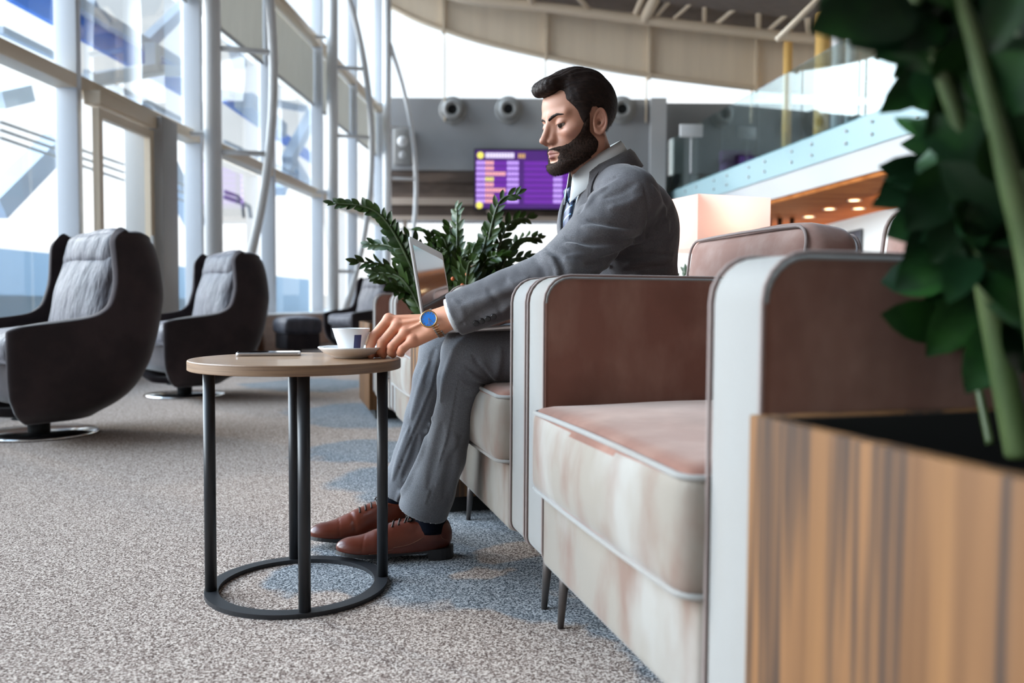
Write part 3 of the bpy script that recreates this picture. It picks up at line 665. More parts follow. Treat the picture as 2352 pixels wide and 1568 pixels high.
def make_armchair():
    t = empty('armchair')
    for y0 in (0, .74):
        pr = rr_profile(.0, .93, .155, .705, (.025, .02, .05, .052))
        a = MB().prism(pr, 1, y0 + .002, y0 + .113).build('armrest', m_velvet, t, bevel=.012, seg=3); lit_faces(a, m_velvet, m_lit_grey, lambda p: abs(p.normal.y) < .5)
        for yy in (y0 + .004, y0 + .111):
            q = rr_profile(-.001, .931, .154, .706, (.025, .02, .05, .052), 5)
            MB().tube([(x, yy, z) for x, z in q], .0027, 7, closed=True).build('piping', m_pipe, a, True)
    MB().prism(rr_profile(-.004, .92, .15, .315, (.02, .02, .02, .02)), 1, .118, .737).build('seat_base', m_lit_mott, t, bevel=.012, seg=3)
    V, Fc = puff((.76, .632, .165), .028, (.018, .008, .020), 22, .002)
    c = Vector((.352, .4275, .378)); cu = MB().add([Vector(p) + c for p in V], Fc).build('seat_cushion', m_velvet, t, True); lit_faces(cu, m_velvet, m_lit_mott, lambda p: abs(p.normal.z) < .6)
    for sg in (1, -1):
        loop = []
        hx, hy, rr_ = .372, .308, .03
        for (cx, cy_, a0) in ((hx, hy, 0), (-hx, hy, 90), (-hx, -hy, 180), (hx, -hy, 270)):
            for k in range(6):
                a = math.radians(a0 + 18 * k)
                loop.append((cx - math.copysign(rr_, cx) + rr_ * math.cos(a), cy_ - math.copysign(rr_, cy_) + rr_ * math.sin(a)))
        fine = []
        for i in range(len(loop)):
            (ax, ay), (bx, by) = loop[i], loop[(i + 1) % len(loop)]
            m_ = max(1, int(math.hypot(bx - ax, by - ay) / .05))
            for k in range(m_): fine.append((ax + (bx - ax) * k / m_, ay + (by - ay) * k / m_))
        pts = []
        for x, y in fine:
            w_ = (1 - min(1, abs(x) / .38) ** 2) if abs(abs(y) - hy) < .01 else (1 - min(1, abs(y) / .316) ** 2)
            pts.append((c.x + x + math.copysign(.006, x), c.y + y + math.copysign(.006, y) * (abs(y) > .25), c.z + sg * (.070 + .004 * w_)))
        MB().tube(pts, .0042, 7, closed=True).build('piping', m_lit_grey, cu, True)
    bk_ = MB().prism(rr_profile(.86, .985, .155, .775, (.02, .02, .045, .045)), 1, .0, .855).build('back_frame', m_lit_rose, t, bevel=.014, seg=3)
    V, Fc = puff((.165, .615, .42), .05, (.02, .008, .018), 20, .003, 2)
    R_ = Matrix.Rotation(math.radians(7), 4, 'Y'); c = Vector((.795, .4275, .638))
    bc = MB().add([R_ @ Vector(p) + c for p in V], Fc).build('back_cushion', m_lit_rose, t, True)
    for sx_ in (-1, 1):
        lp = [(sx_ * (.076), y, z) for (y, z) in rr_profile(-.297, .297, -.20, .20, (.045,) * 4, 5)]
        lp2 = []
        for i in range(len(lp)):
            a, b_ = Vector(lp[i]), Vector(lp[(i+1) % len(lp)]); m_ = max(1, int((b_ - a).length / .06))
            lp2 += [a.lerp(b_, k / m_) for k in range(m_)]
        MB().tube([R_ @ Vector((p.x, p.y * 1.0, p.z + math.copysign(.006, p.z) * (1 - (p.y / .3) ** 2))) + c for p in lp2], .0042, 7, closed=True).build('piping', m_pipe, bc, True)
    for (x, y) in ((.07, .05), (.07, .805), (.9, .05), (.9, .805)):
        dx = -.012 if x < .5 else .012; dy = -.0 
        MB().tube([(x, y, .165), (x + dx, y + dy, .0)], [.0135, .0065], 14).build('leg', m_leg, t, True)
    return t
ac = make_armchair(); ch_s = [(.878, 'velvet armchair nearest the wooden planter, empty, grey arm in front', 'x'), (1.742, 'velvet armchair the man in the grey suit sits in', 'x'),
        (3.022, 'far velvet armchair just beyond the middle wooden planter', 'x'), (3.885, 'farthest velvet armchair before the last planter', 'x')]
for i, (s, lb, _) in enumerate(ch_s):
    o = ac if i == 0 else copy_tree(ac)
    o.location = RP(s); o.rotation_euler = (0, 0, RZ); tag(o, lb, 'armchair', 'velvet armchairs in a row')
# --- planters
m_plank = mat('rustic_wood', (.165, .080, .034), .65, spec=.15, noise=[(1.3, (.105, .050, .022), .45, .60, (9, 9, .55)), (2.2, (.19, .092, .036), .5, .72, (14, 14, .3)), (1.0, (.045, .028, .020), .535, .58, (17, 17, .55)), (40, (.14, .068, .03), .45, .75, (3, 3, .05))], bump=[(30, .1, .002, (4, 4, .1))])
m_soil = mat('potting_soil', (.012, .01, .008), .95, bump=[(60, 1, .01, None)]); m_inner = mat('planter_liner', (.012, .012, .012), .8)
def planter(s0, s1, e_, dep, lb):
    t = empty('planter', RP(s0, -e_), RZ, lb, 'planter', 'wooden box planters'); L = s1 - s0; T = .022
    for nm, a, b_ in (('front_panel', (0, 0, .055), (T, L, .54)), ('back_panel', (dep - T, 0, .055), (dep, L, .54)), ('side_panel', (T, 0, .055), (dep - T, T, .54)), ('side_panel', (T, L - T, .055), (dep - T, L, .54))):
        MB().box(a, b_).build(nm, m_plank, t, bevel=.002)
    MB().box((T + .001, T + .001, .10), (dep - T - .001, T + .004, .538)).box((T + .001, L - T - .004, .10), (dep - T - .001, L - T - .001, .538)).box((T, T, .1), (T + .003, L - T, .536)).box((dep - T - .003, T, .1), (dep - T, L - T, .536)).build('liner', m_inner, t)
    MB().box((.03, .03, .38), (dep - .03, L - .03, .43)).build('soil', m_soil, t)
    MB().box((.04, .04, 0), (dep - .04, L - .04, .055)).build('plinth', m_inner, t)
    return t
planter(.10, .872, .02, .62, 'rustic wooden planter nearest, with large dark plant, beside the grey armrest')
planter(2.612, 3.005, .05, .62, 'wooden planter between the man\'s armchair and the far armchairs')
planter(4.775, 5.4, .02, .62, 'farthest wooden planter on a dark plinth at the row\'s end')
# --- wing chairs
m_wing = mat('aubergine_felt', (.050, .038, .040), .9, sheen=.30, spec=.15, noise=[(6, (.035, .028, .030), .4, .6, None)], bump=[(120, .25, .002, None)])
m_pil = mat('crushed_grey_fabric', (.085, .078, .090), .6, sheen=.35, spec=.3, sheen_tint=(.9, .9, 1), noise=[(14, (.05, .046, .055), .4, .7, (1, 1, .4))], bump=[(9, .9, .03, (1, 1.6, .5)), (24, .4, .01, (1, 2, .6))])
m_chrome = mat('chrome', (.75, .75, .75), .12, metal=1)
def lerp_tab(tab, z):
    for (a, va), (b_, vb) in zip(tab, tab[1:]):
        if z <= b_:
            t_ = max(0, (z - a) / (b_ - a)); t_ = t_ * t_ * (3 - 2 * t_) if False else t_; return va + (vb - va) * t_
    return tab[-1][1]
def smooth_tab(tab, z):
    return (lerp_tab(tab, z - .025) + lerp_tab(tab, z) + lerp_tab(tab, z + .025)) / 3
def make_wing():
    t = empty('wing_chair')
    bT = [(.075, .13), (.12, .225), (.2, .33), (.35, .415), (.5, .455), (.68, .49), (.85, .475), (.95, .45), (1.0, .42)]
    wT = [(.075, .20), (.12, .285), (.2, .35), (.3, .388), (.5, .40), (.7, .395), (.9, .37), (1.0, .345)]
    xT = [(.075, .24), (.12, .30), (.2, .345), (.3, .365), (.42, .37), (.52, .37), (.54, .31), (.555, .12), (.575, .0), (.62, -.08), (.75, -.12), (.88, -.12), (.955, -.12), (.985, -.15), (1.0, -.19)]
    zs = [.075, .085, .10, .12, .145, .17, .2, .24, .29, .35, .41, .46, .49, .505, .52, .53, .54, .55, .565, .58, .60, .63, .68, .74, .8, .86, .91, .95, .975, .99, 1.0]
    nph = 20; V = []; Fc = []
    for z in zs:
        b_, w_, xf = smooth_tab(bT, z), smooth_tab(wT, z), lerp_tab(xT, z)
        for k in range(-nph, nph + 1):
            u = abs(k) / nph; sg = -1 if k < 0 else 1; rb = min(.26, b_ + xf - .02 if xf + b_ > .1 else .1)
            if u <= .5:
                a = u / .5 * math.pi / 2; x = -b_ + rb * (1 - math.cos(a)); y = w_ * math.sin(a)
            else:
                q = (u - .5) / .5; x = -b_ + rb + (xf + b_ - rb) * q; y = w_ * (1 + .03 * q)
            V.append((x, sg * y, z + (.0 if z < .97 else .02 * (1 - u) * -1)))
    W = 2 * nph + 1
    for i in range(len(zs) - 1):
        for j in range(W - 1): Fc.append((i * W + j, i * W + j + 1, (i + 1) * W + j + 1, (i + 1) * W + j))
    # floor of the tub
    n0 = len(V)
    for j in range(W): V.append((V[j][0] * .3, V[j][1] * .3, .065))
    for j in range(W - 1): Fc.append((n0 + j, n0 + j + 1, j + 1, j))
    o = mesh_obj('shell', V, Fc, m_wing, t, True)
    md = o.modifiers.new('s', 'SOLIDIFY'); md.thickness = .05; md.offset = 1
    md = o.modifiers.new('u', 'SUBSURF'); md.levels = 1; md.render_levels = 1
    MB().prism(rr_profile(-.15, .30, .17, .38, (.06, .06, .04, .04)), 1, -.30, .30).build('seat_body', m_wing, t, bevel=.03, seg=3)
    V, Fc = puff((.56, .66, .14), .05, (.02, .01, .03), 18, .006, 1); MB().add([Vector(p) + Vector((.06, 0, .43)) for p in V], Fc).build('seat_cushion', m_pil, t, True)
    R_ = Matrix.Rotation(math.radians(-14), 4, 'Y')
    V, Fc = puff((.17, .62, .50), .07, (.05, .01, .02), 26, .009, 3); MB().add([R_ @ Vector(p) + Vector((-.19, 0, .67)) for p in V], Fc).build('back_pillow', m_pil, t, True)
    V, Fc = puff((.17, .58, .22), .07, (.03, .01, .02), 26, .006, 5)
    MB().add([R_ @ Vector(p) + Vector((-.235, 0, .895)) for p in V], Fc).build('head_pillow', m_pil, t, True)
    MB().lathe([(.001, .0), (.265, .0), (.27, .006), (.262, .014), (.12, .022), (.001, .024)], 48, c=(.09, 0, 0)).build('base_disc', m_chrome, t, True)
    MB().lathe([(.05, .02), (.05, .075), (.12, .08)], 24, c=(.09, 0, 0)).build('swivel_column', m_blk, t, True)
    return t
wg = make_wing()
for i, (x, y, a, lb) in enumerate(((-2.27, 4.12, 231, 'largest aubergine wing chair, nearest, cut by the frame'), (-2.23, 5.85, 222, 'aubergine wing chair in front of the first white column'), (-2.0, 11.0, 220, 'small far aubergine wing chair behind the coffee cup'))):
    o = wg if i == 0 else copy_tree(wg)
    o.location = (x, y, 0); o.rotation_euler = (0, 0, math.radians(a)); tag(o, lb, 'wing chair', 'aubergine swivel wing chairs')
fs = empty('footstool', (-2.75, 10.6, 0), math.radians(35), 'low dark upholstered footstool beside the far wing chair', 'footstool')
V, Fc = puff((.5, .5, .2), .06, (.01, .01, .03), 12); MB().add([Vector(p) + Vector((0, 0, .36)) for p in V], Fc).build('cushion', m_pil, fs, True)
MB().prism(rr_profile(-.22, .22, .06, .27, (.03,) * 4), 1, -.22, .22).build('body', m_wing, fs, bevel=.02); MB().lathe([(.001, 0), (.2, 0), (.2, .012), (.05, .02), (.05, .07)], 30).build('base_disc', m_chrome, fs, True)
cb = empty('side_cabinet', (-3.35, 10.9, 0), math.radians(10), 'low reddish-brown wooden cabinet left of the far footstool', 'cabinet')
MB().box((-.28, -.25, .03), (.1, .25, .56)).build('body', m_wood_low, cb, bevel=.005); MB().box((-.29, -.26, .56), (.11, .26, .585)).build('top', m_wood_low, cb, bevel=.004)
# --- side table
m_oak = mat('walnut_top', (.31, .175, .090), .42, noise=[(2.0, (.22, .118, .060), .42, .62, (1.2, 14, 1.2)), (6, (.36, .21, .115), .5, .7, (1, 22, 1)), (30, (.24, .15, .09), .5, .8, (.6, 20, 1))], coat=.15)
m_edge = mat('walnut_edge', (.27, .165, .095), .45, noise=[(5, (.17, .10, .06), .4, .65, (1, 1, 40))])
m_steelb = mat('black_steel', (.018, .019, .022), .42, spec=.4)
TB = Vector((-.488, 1.874, 0))
tb_ = empty('side_table', TB, 0, 'round wooden side table on black steel frame holding cup and phone', 'table')
top_ = MB().lathe([(.001, .525), (.2315, .525), (.233, .5235), (.233, .5045), (.2315, .503), (.001, .503)], 96).build('tabletop', m_oak, tb_)
MB().lathe([(.2335, .5232), (.2335, .5045)], 96).build('edge_band', m_edge, top_, True)
MB().lathe([(.203, .0), (.203, .010), (.173, .010), (.173, .0), (.203, .0)], 96).build('floor_ring', m_steelb, tb_)
for (x, y) in ((.06, -.179), (-.056, .180), (-.180, -.056), (.186, .05)):
    MB().tube([(x, y, .008), (x, y, .503)], .0128, 20).build('leg', m_steelb, tb_, True)
m_black = mat('screen_glass_black', (.01, .01, .012), .06, spec=.6, coat=1); m_ph = mat('phone_silver', (.62, .62, .64), .25, metal=.7)
phc = P(618, 813, 1.985); ph = empty('smartphone', (phc.x, phc.y, .5255), math.radians(14), 'slim silver-edged smartphone lying face up on the round side table', 'phone')
b2 = MB().prism(rr_profile(-.074, .074, -.036, .036, (.009,) * 4), 2, 0, .0075).build('body', m_ph, ph, bevel=.0015)
MB().prism(rr_profile(-.0715, .0715, -.0335, .0335, (.007,) * 4), 2, .0074, .0080).build('screen', m_black, ph)
m_por = mat('white_porcelain', (.80, .80, .80), .12, spec=.6, coat=.4); m_navy = mat('navy_mark', (.012, .012, .08), .3)
cp = Vector((-.371, 1.905, .5255))
sc_ = empty('saucer', cp, 0, 'white porcelain saucer under the cup, pinched by the man\'s fingers', 'saucer')
MB().lathe([(.001, .0), (.040, .0), (.043, .004), (.060, .010), (.073, .021), (.0755, .024), (.0745, .0255), (.071, .0245), (.058, .014), (.040, .008), (.001, .0075)], 64).build('dish', m_por, sc_, True)
cu = empty('coffee_cup', cp + Vector((0, 0, .009)), 0, 'white porcelain coffee cup with navy block on the saucer', 'cup')
MB().lathe([(.001, .0), (.0235, .0), (.026, .003), (.0300, .018), (.0375, .040), (.0425, .0565), (.0435, .0580), (.0425, .0587), (.0405, .0565), (.0355, .040), (.028, .018), (.022, .006), (.001, .005)], 64).build('bowl', m_por, cu, True)
MB().tube([Vector((.0385, .012, .046)), Vector((.058, .018, .047)), Vector((.062, .02, .036)), Vector((.052, .016, .022)), Vector((.032, .01, .019))], .0036, 10).build('handle', m_por, cu, True)
MB().lathe([(.001, .047), (.0375, .047)], 40).build('coffee', mat('coffee', (.05, .02, .008), .15), cu)
nb_ = MB(); r_at = lambda z: .0300 + (.0375 - .0300) * (z - .018) / .022 if z < .040 else .0375 + (.0425 - .0375) * (z - .040) / .0165
a0 = math.radians(-68); grid = []
for z in np.linspace(.0055 + .001, .0445, 6):
    rr_ = r_at(max(z, .0045)) + .0004 if z > .018 else .026 + (.030 - .026) * (z - .003) / .015 + .0004
    grid.append([(rr_ * math.cos(a0 + q), rr_ * math.sin(a0 + q), z) for q in np.linspace(0, .0175 / rr_, 6)])
V = [p for r_ in grid for p in r_]; nb_.add(V, [(i*6+j, i*6+j+1, (i+1)*6+j+1, (i+1)*6+j) for i in range(5) for j in range(5)]); nb_.build('navy_block', m_navy, cu, True)
# --- lamp behind the row
m_shade = mat('pink_shade', (.80, .66, .62), .8, emit=((1, .62, .55), .30))
lp = P(1632, 500, 3.06); la = empty('floor_lamp', (lp.x, lp.y, 0), math.radians(20), 'floor lamp with square pale pink shade lit from inside, behind the man', 'lamp')
m_shade2 = bpy.data.materials.new('lit_pink_shade'); m_shade2.use_nodes = True; n2 = m_shade2.node_tree; n2.nodes.clear()
o2 = n2.nodes.new('ShaderNodeOutputMaterial'); d2 = n2.nodes.new('ShaderNodeBsdfDiffuse'); t2 = n2.nodes.new('ShaderNodeBsdfTranslucent'); x2_ = n2.nodes.new('ShaderNodeMixShader')
d2.inputs[0].default_value = (.62, .47, .44, 1); t2.inputs[0].default_value = (.95, .70, .64, 1); x2_.inputs[0].default_value = .5
n2.links.new(d2.outputs[0], x2_.inputs[1]); n2.links.new(t2.outputs[0], x2_.inputs[2]); n2.links.new(x2_.outputs[0], o2.inputs[0])
mb = MB(); hw, z0, z1 = .15, .85, 1.035
for (a, b_) in (((-hw, -hw), (hw, -hw)), ((hw, -hw), (hw, hw)), ((hw, hw), (-hw, hw)), ((-hw, hw), (-hw, -hw))):
    mb.add([(a[0], a[1], z0), (b_[0], b_[1], z0), (b_[0], b_[1], z1), (a[0], a[1], z1)], [(0, 1, 2, 3)])
sh = mb.build('lamp_shade', m_shade2, la); 
MB().tube([(0, 0, .02), (0, 0, .93)], .012, 12).build('pole', m_steelb, la, True); MB().lathe([(.001, 0), (.14, 0), (.14, .02), (.001, .025)], 32).build('base', m_steelb, la, True)
MB().lathe([(.001, .925), (.02, .93), (.03, .95), (.022, .975), (.001, .985)], 16).build('bulb', emis('bulb_glow', (1, .8, .6), 10), la, True)
l_ = lamp('lamp_light', 'POINT', (0, 0, .955), 5, (1, .78, .62)); l_.data.shadow_soft_size = .035; l_.parent = la
# ================================================================== THE MAN
def skin_mat():
    m_ = mat('skin', (.5, .3, .22), .52, spec=.35, sub=.12, bump=[(420, .12, .0006, None)])
    n_ = m_.node_tree; a = n_.nodes.new('ShaderNodeVertexColor'); a.layer_name = 'Col'
    n_.links.new(a.outputs[0], n_.nodes['Principled BSDF'].inputs['Base Color']); return m_
m_skin = skin_mat()
HS = 1.05; HO = np.array([.172, 2.05, 1.085], np.float32)
YAW, PT = math.radians(27), math.radians(11)
f0 = Vector((-math.cos(YAW), -math.sin(YAW), 0)); hl = Vector((0, 0, 1)).cross(f0)
hf = f0 * math.cos(PT) - Vector((0, 0, 1)) * math.sin(PT); hu = hf.cross(hl)
HR = np.array([list(hf), list(hl), list(hu)], np.float32).T      # columns: forward, left, up
def h2w(p):
    p = np.array(p, np.float32); p[2] = p[2] * .86 if p[2] < 0 else p[2]
    return HO + (HR @ p) * HS
def w2h(p):
    q = ((p - HO) @ HR) / HS; q[:, 2] = np.where(q[:, 2] < 0, q[:, 2] / .86, q[:, 2]); return q
def both(a): return [(a[0], s * a[1], a[2]) for s in (1, -1)]
def head_sdf(q):
    """q in head space (metres at life size); forward, left, up"""
    a = q.copy(); a[:, 1] = np.abs(a[:, 1])       # symmetric
    d = sd_ell(a, (.000, 0, .045), (.082, .073, .074))
    d = smin(d, sd_ell(a, (.026, 0, .048), (.062, .064, .058)), .03)
    d = smin(d, sd_ell(a, (.030, 0, -.018), (.056, .055, .075)), .03)
    d = smin(d, sd_cone(a, (.004, .052, -.048), (.072, .020, -.092), .016, .017), .028)
    d = smin(d, sd_ell(a, (.078, 0, -.094), (.019, .024, .016)), .018)
    d = smin(d, sd_ell(a, (.060, .046, -.012), (.020, .016, .014)), .022)
    d = smin(d, sd_ell(a, (.068, 0, -.056), (.030, .033, .032)), .02)
    d = smin(d, sd_cone(a, (.0855, .008, .030), (.071, .046, .031), .0085, .008), .012)
    # eye sockets
    d = smax(d, -sd_ell(a, (.094, .031, .008), (.0155, .018, .0125)), .012)
    # nose
    nose = sd_cone(a, (.088, 0, .022), (.1115, 0, -.020), .0070, .0076)
    nose = smin(nose, sd_ell(a, (.1110, 0, -.0255), (.0108, .0080, .0080)), .008)
    nose = smin(nose, sd_ell(a, (.0985, .0112, -.0290), (.0100, .0052, .0066)), .004)
    nose = smin(nose, sd_cone(a, (.080, .005, .016), (.094, .007, -.028), .007, .010), .008)
    d = smin(d, nose, .007)
    d = smax(d, -sd_ell(a, (.103, .0062, -.0365), (.0055, .0030, .004)), .003)
    # lids over the eyes (looking down)
    lid = sd_ell(a, (.0735, .031, .0100), (.0150, .0162, .0135))
    cut = .0060 - (a[:, 2] - .0098)                # upper lid keeps the upper part
    upper = smax(lid, -(a[:, 2] - .0078 + .25 * (a[:, 0] - .088)), .001)
    lower = smax(lid + .0005, (a[:, 2] - .0024), .001)
    d = smin(d, upper, .004); d = smin(d, lower, .004)
    # lips
    up_ = sd_cone(a, (.0990, 0, -.0575), (.0850, .0245, -.0625), .0062, .0030)
    lo_ = sd_cone(a, (.0970, 0, -.0690), (.0845, .0225, -.0645), .0076, .0034)
    d = smin(d, up_, .004); d = smin(d, lo_, .004)
    d = smax(d, -sd_cone(a, (.1060, 0, -.0628), (.0885, .0255, -.0632), .0016, .0008), .002)
    d = smax(d, -sd_ell(a, (.0985, 0, -.0790), (.006, .017, .0045)), .006)
    # philtrum
    d = smax(d, -sd_cone(a, (.1065, 0, -.044), (.1045, 0, -.053), .0018, .0018), .003)
    # ear
    e_ = (a - np.array([.010, .0715, -.002], np.float32)) * np.array([1.28, 1.28, 1.14], np.float32)
    ca, sa = math.cos(math.radians(24)), math.sin(math.radians(24))      # flare away from the skull, opening forward
    ex = e_[:, 0] * ca - e_[:, 1] * sa; ey = e_[:, 0] * sa + e_[:, 1] * ca
    e2 = np.stack([ex + .010, ey, e_[:, 2]], 1).astype(np.float32)
    # ear plate coordinates: e2.x along the ear (backwards negative), e2.z up
    t = math.radians(12); px_ = e2[:, 0] * math.cos(t) + e2[:, 2] * math.sin(t) * 1; pz_ = -e2[:, 0] * math.sin(t) + e2[:, 2] * math.cos(t)
    k = np.sqrt((px_ / .0180) ** 2 + ((pz_ - .001) / np.where(pz_ > 0, .030, .033)) ** 2)
    rim = np.abs(k - 1) * .018; helix = np.sqrt(rim ** 2 + (e2[:, 1] - .004) ** 2) - .0036
    plate = smax(np.abs(e2[:, 1]) - .0032, (k - .98) * .018, .002)
    ear = smin(helix, plate, .003)
    kk = np.sqrt((px_ / .0105) ** 2 + ((pz_ - .006) / .0175) ** 2); anti = np.sqrt((np.abs(kk - 1) * .0105) ** 2 + (e2[:, 1] - .0035) ** 2) - .0022
    ear = smin(ear, anti + np.where(px_ > .004, .004, 0), .002)
    ear = smax(ear, -sd_ell(np.stack([px_, e2[:, 1], pz_], 1).astype(np.float32), (.003, .004, -.002), (.0075, .0065, .010)), .002)
    ear = smin(ear, sd_ell(np.stack([px_, e2[:, 1], pz_], 1).astype(np.float32), (.008, .001, -.026), (.008, .004, .008)), .005)
    ear = smin(ear, sd_ell(np.stack([px_, e2[:, 1], pz_], 1).astype(np.float32), (.0145, .001, -.004), (.0045, .004, .006)), .003)
    d = smin(d, ear / 1.2, .003)
    return d
NB = np.array([.224, 2.088, .945]); NT = h2w((-.004, 0, -.045))
def neck_sdf(p):
    d = sd_cone(p, NT, NB, .0495, .052)
    ea = h2w((-.008, .053, -.045)); eb = NB + np.array([-.055, -.035, .02])
    d = smin(d, sd_cone(p, ea, eb, .009, .008), .014)
    ap = h2w((.030, 0, -.118)); d = smin(d, sd_ell(p, ap, (.014, .012, .016)), .02)
    ch_ = h2w((.02, 0, -.075)); d = smin(d, sd_cone(p, ch_, NB + np.array([-.028, 0, .0]), .034, .036), .02)
    return d
def headneck(p):
    q = w2h(p).astype(np.float32); return smin(head_sdf(q) * HS, neck_sdf(p), .016)
SK = np.array([.74, .35, .215]); 
def skin_color(v):
    q = w2h(v.astype(np.float32)); a = q.copy(); a[:, 1] = np.abs(a[:, 1]); c = np.repeat(SK[None], len(v), 0)
    def mixc(m_, col): c[:] = c * (1 - m_[:, None]) + np.array(col) * m_[:, None]
    g = lambda ce, r_: np.exp(-(((a - np.array(ce)) / np.array(r_)) ** 2).sum(1))
    mixc(.35 * g((.07, .045, -.02), (.03, .03, .025)), (.52, .20, .15)); mixc(.45 * g((.115, 0, -.03), (.02, .018, .018)), (.50, .19, .14))
    mixc(.35 * g((-.01, .085, 0), (.035, .02, .04)), (.52, .17, .13)); mixc(.35 * g((.05, 0, .08), (.05, .05, .03)), (.55, .33, .25))
    li = np.minimum(sd_cone(a, (.0985, 0, -.0575), (.0850, .0245, -.0625), .0068, .0036), sd_cone(a, (.0970, 0, -.0690), (.0845, .0225, -.0645), .0080, .0038))
    mixc(.9 * sstep(-li, -.0012, .0004), (.44, .12, .11))
    mixc(.4 * g((.088, .031, .004), (.01, .016, .012)), (.33, .15, .12))
    mixc(.55 * sstep(-beard_t(q), -.6, -.1), (.17, .10, .08))
    return c
def beard_t(q):
    """>0 where beard grows (head space)"""
    x, y, z = q[:, 0], np.abs(q[:, 1]), q[:, 2]
    zc = np.interp(x, [-.01, .030, .040, .050, .060, .070, .082, .094, .12], [.03, .020, .000, -.018, -.032, -.041, -.0445, -.0445, -.0445])
    top = (zc - z) / .008
    jaw = np.interp(x, [-.02, .005, .03, .06, .085], [-.064, -.076, -.096, -.114, -.120]); low = (z - jaw) / .008
    back = (x - np.interp(z, [-.08, -.05, -.02, .03], [.008, .010, .022, .024])) / .005
    mo = np.sqrt(((z + .0635) / .0120) ** 2 + (y / .0225) ** 2 * 1.0); mouth = np.where(x > .06, (mo - 1) * 2.2, 9)
    patch = np.sqrt(((z + .0775) / .0080) ** 2 + (y / .0175) ** 2); sp_ = np.where(x > .06, (patch - 1) * 1.5, 9)
    return np.minimum.reduce([top, low, back, mouth, sp_, np.full(len(q), 3.)])
def hair_t(q):
    x, y, z = q[:, 0], np.abs(q[:, 1]), q[:, 2]
    xs = np.interp(z, [-.02, .0, .03, .045, .058, .075, .084, .092, .098], [.038, .040, .050, .060, .068, .066, .068, .087, .115])   # side hairline
    reg = (xs - x) / .006
    # lower border: sideburn in front of the ear, round the ear, nape
    zl = np.interp(x, [-.11, -.085, -.030, -.012, -.008, .006, .018, .024, .042], [-.055, -.066, -.066, -.035, .022, .034, .034, .022, -.008])
    low = (z - zl) / .006
    return np.minimum(np.minimum(reg, low), 3)
def nz(p, s, seed=0):
    """smooth pseudo-noise"""
    r_ = np.random.RandomState(seed); o_ = 0
    for k in range(5):
        w_ = r_.randn(3) * s; o_ = o_ + np.sin(p @ w_.astype(np.float32) + r_.rand() * 6.28)
    return o_ / 5
def beard_sdf(q):
    t = beard_t(q); th = np.interp(t, [-1, 0, 1, 3], [-.0045, -.0006, .0035, .0055]) + np.where(q[:, 2] < -.085, .003, 0) * (t > 0)
    th = th + .0008 * nz(q, 700, 3) * (t > 0)
    return head_no_ear(q) - th
def head_no_ear(q): return head_sdf(q)
def hair_sdf(q):
    t = hair_t(q); x, y, z = q[:, 0], np.abs(q[:, 1]), q[:, 2]
    base = np.interp(z, [-.06, -.02, .03, .07, .10, .13], [.002, .004, .006, .008, .009, .010])
    th = np.where(t > 0, base * np.interp(t, [0, 1, 3], [.15, .7, 1]), np.interp(t, [-1, 0], [-.005, 0]))
    base_d = smin(sd_ell(q, (.000, 0, .045), (.082, .073, .074)), smin(sd_ell(q, (.026, 0, .048), (.062, .064, .058)), sd_ell(q, (.030, 0, -.018), (.056, .055, .075)), .03), .03)
    d = base_d - th
    # nape fade over the neck
    # swept quiff
    s_ = np.sin(y * 0)
    q2 = sd_ell(q, (.052, 0, .1065), (.060, .046, .0165), R=np.array([[math.cos(.30), 0, math.sin(.30)], [0, 1, 0], [-math.sin(.30), 0, math.cos(.30)]]))
    q3 = sd_ell(q, (.005, 0, .102), (.066, .055, .028))
    q4 = sd_cone(q, (.088, -.024, .0975), (.088, .028, .0970), .0100, .0100)
    big = smin(smin(q2, q3, .02), q4, .03)
    d = smin(d, big, .012)
    gro = np.sin((q[:, 1] * 520) + 3 * nz(q, 60, 5)) * .0006 * sstep(z, .07, .1) + .0006 * nz(q * np.array([.35, 1, 1], np.float32), 500, 8)
    return d + gro
# ---- hand and forearm
def pw(px, py, Y): return np.array(P(px, py, Y), np.float32)
WR = pw(997, 738, 1.890); FA = pw(1080, 705, 1.885)
FING = {  # joints: knuckle, middle, end joint, tip ; radii
    'index': ([pw(893, 733, 1.912), pw(860, 771, 1.900), pw(850, 797, 1.893), pw(852, 815, 1.890)], [.0125, .0112, .0098, .0088]),
    'middle': ([pw(912, 748, 1.898), pw(878, 787, 1.888), pw(874, 806, 1.888), pw(880, 815, 1.893)], [.0125, .0112, .0098, .0085]),
    'ring': ([pw(930, 765, 1.884), pw(901, 796, 1.876), pw(898, 809, 1.880), pw(903, 814, 1.888)], [.0120, .0105, .0092, .0082]),
    'pinky': ([pw(948, 782, 1.872), pw(924, 802, 1.866), pw(919, 810, 1.872), pw(922, 812, 1.880)], [.0112, .0095, .0085, .0076]),
    'thumb': ([pw(960, 760, 1.915), pw(915, 795, 1.930), pw(880, 808, 1.918), pw(864, 812, 1.908)], [.014, .012, .0105, .0095])}
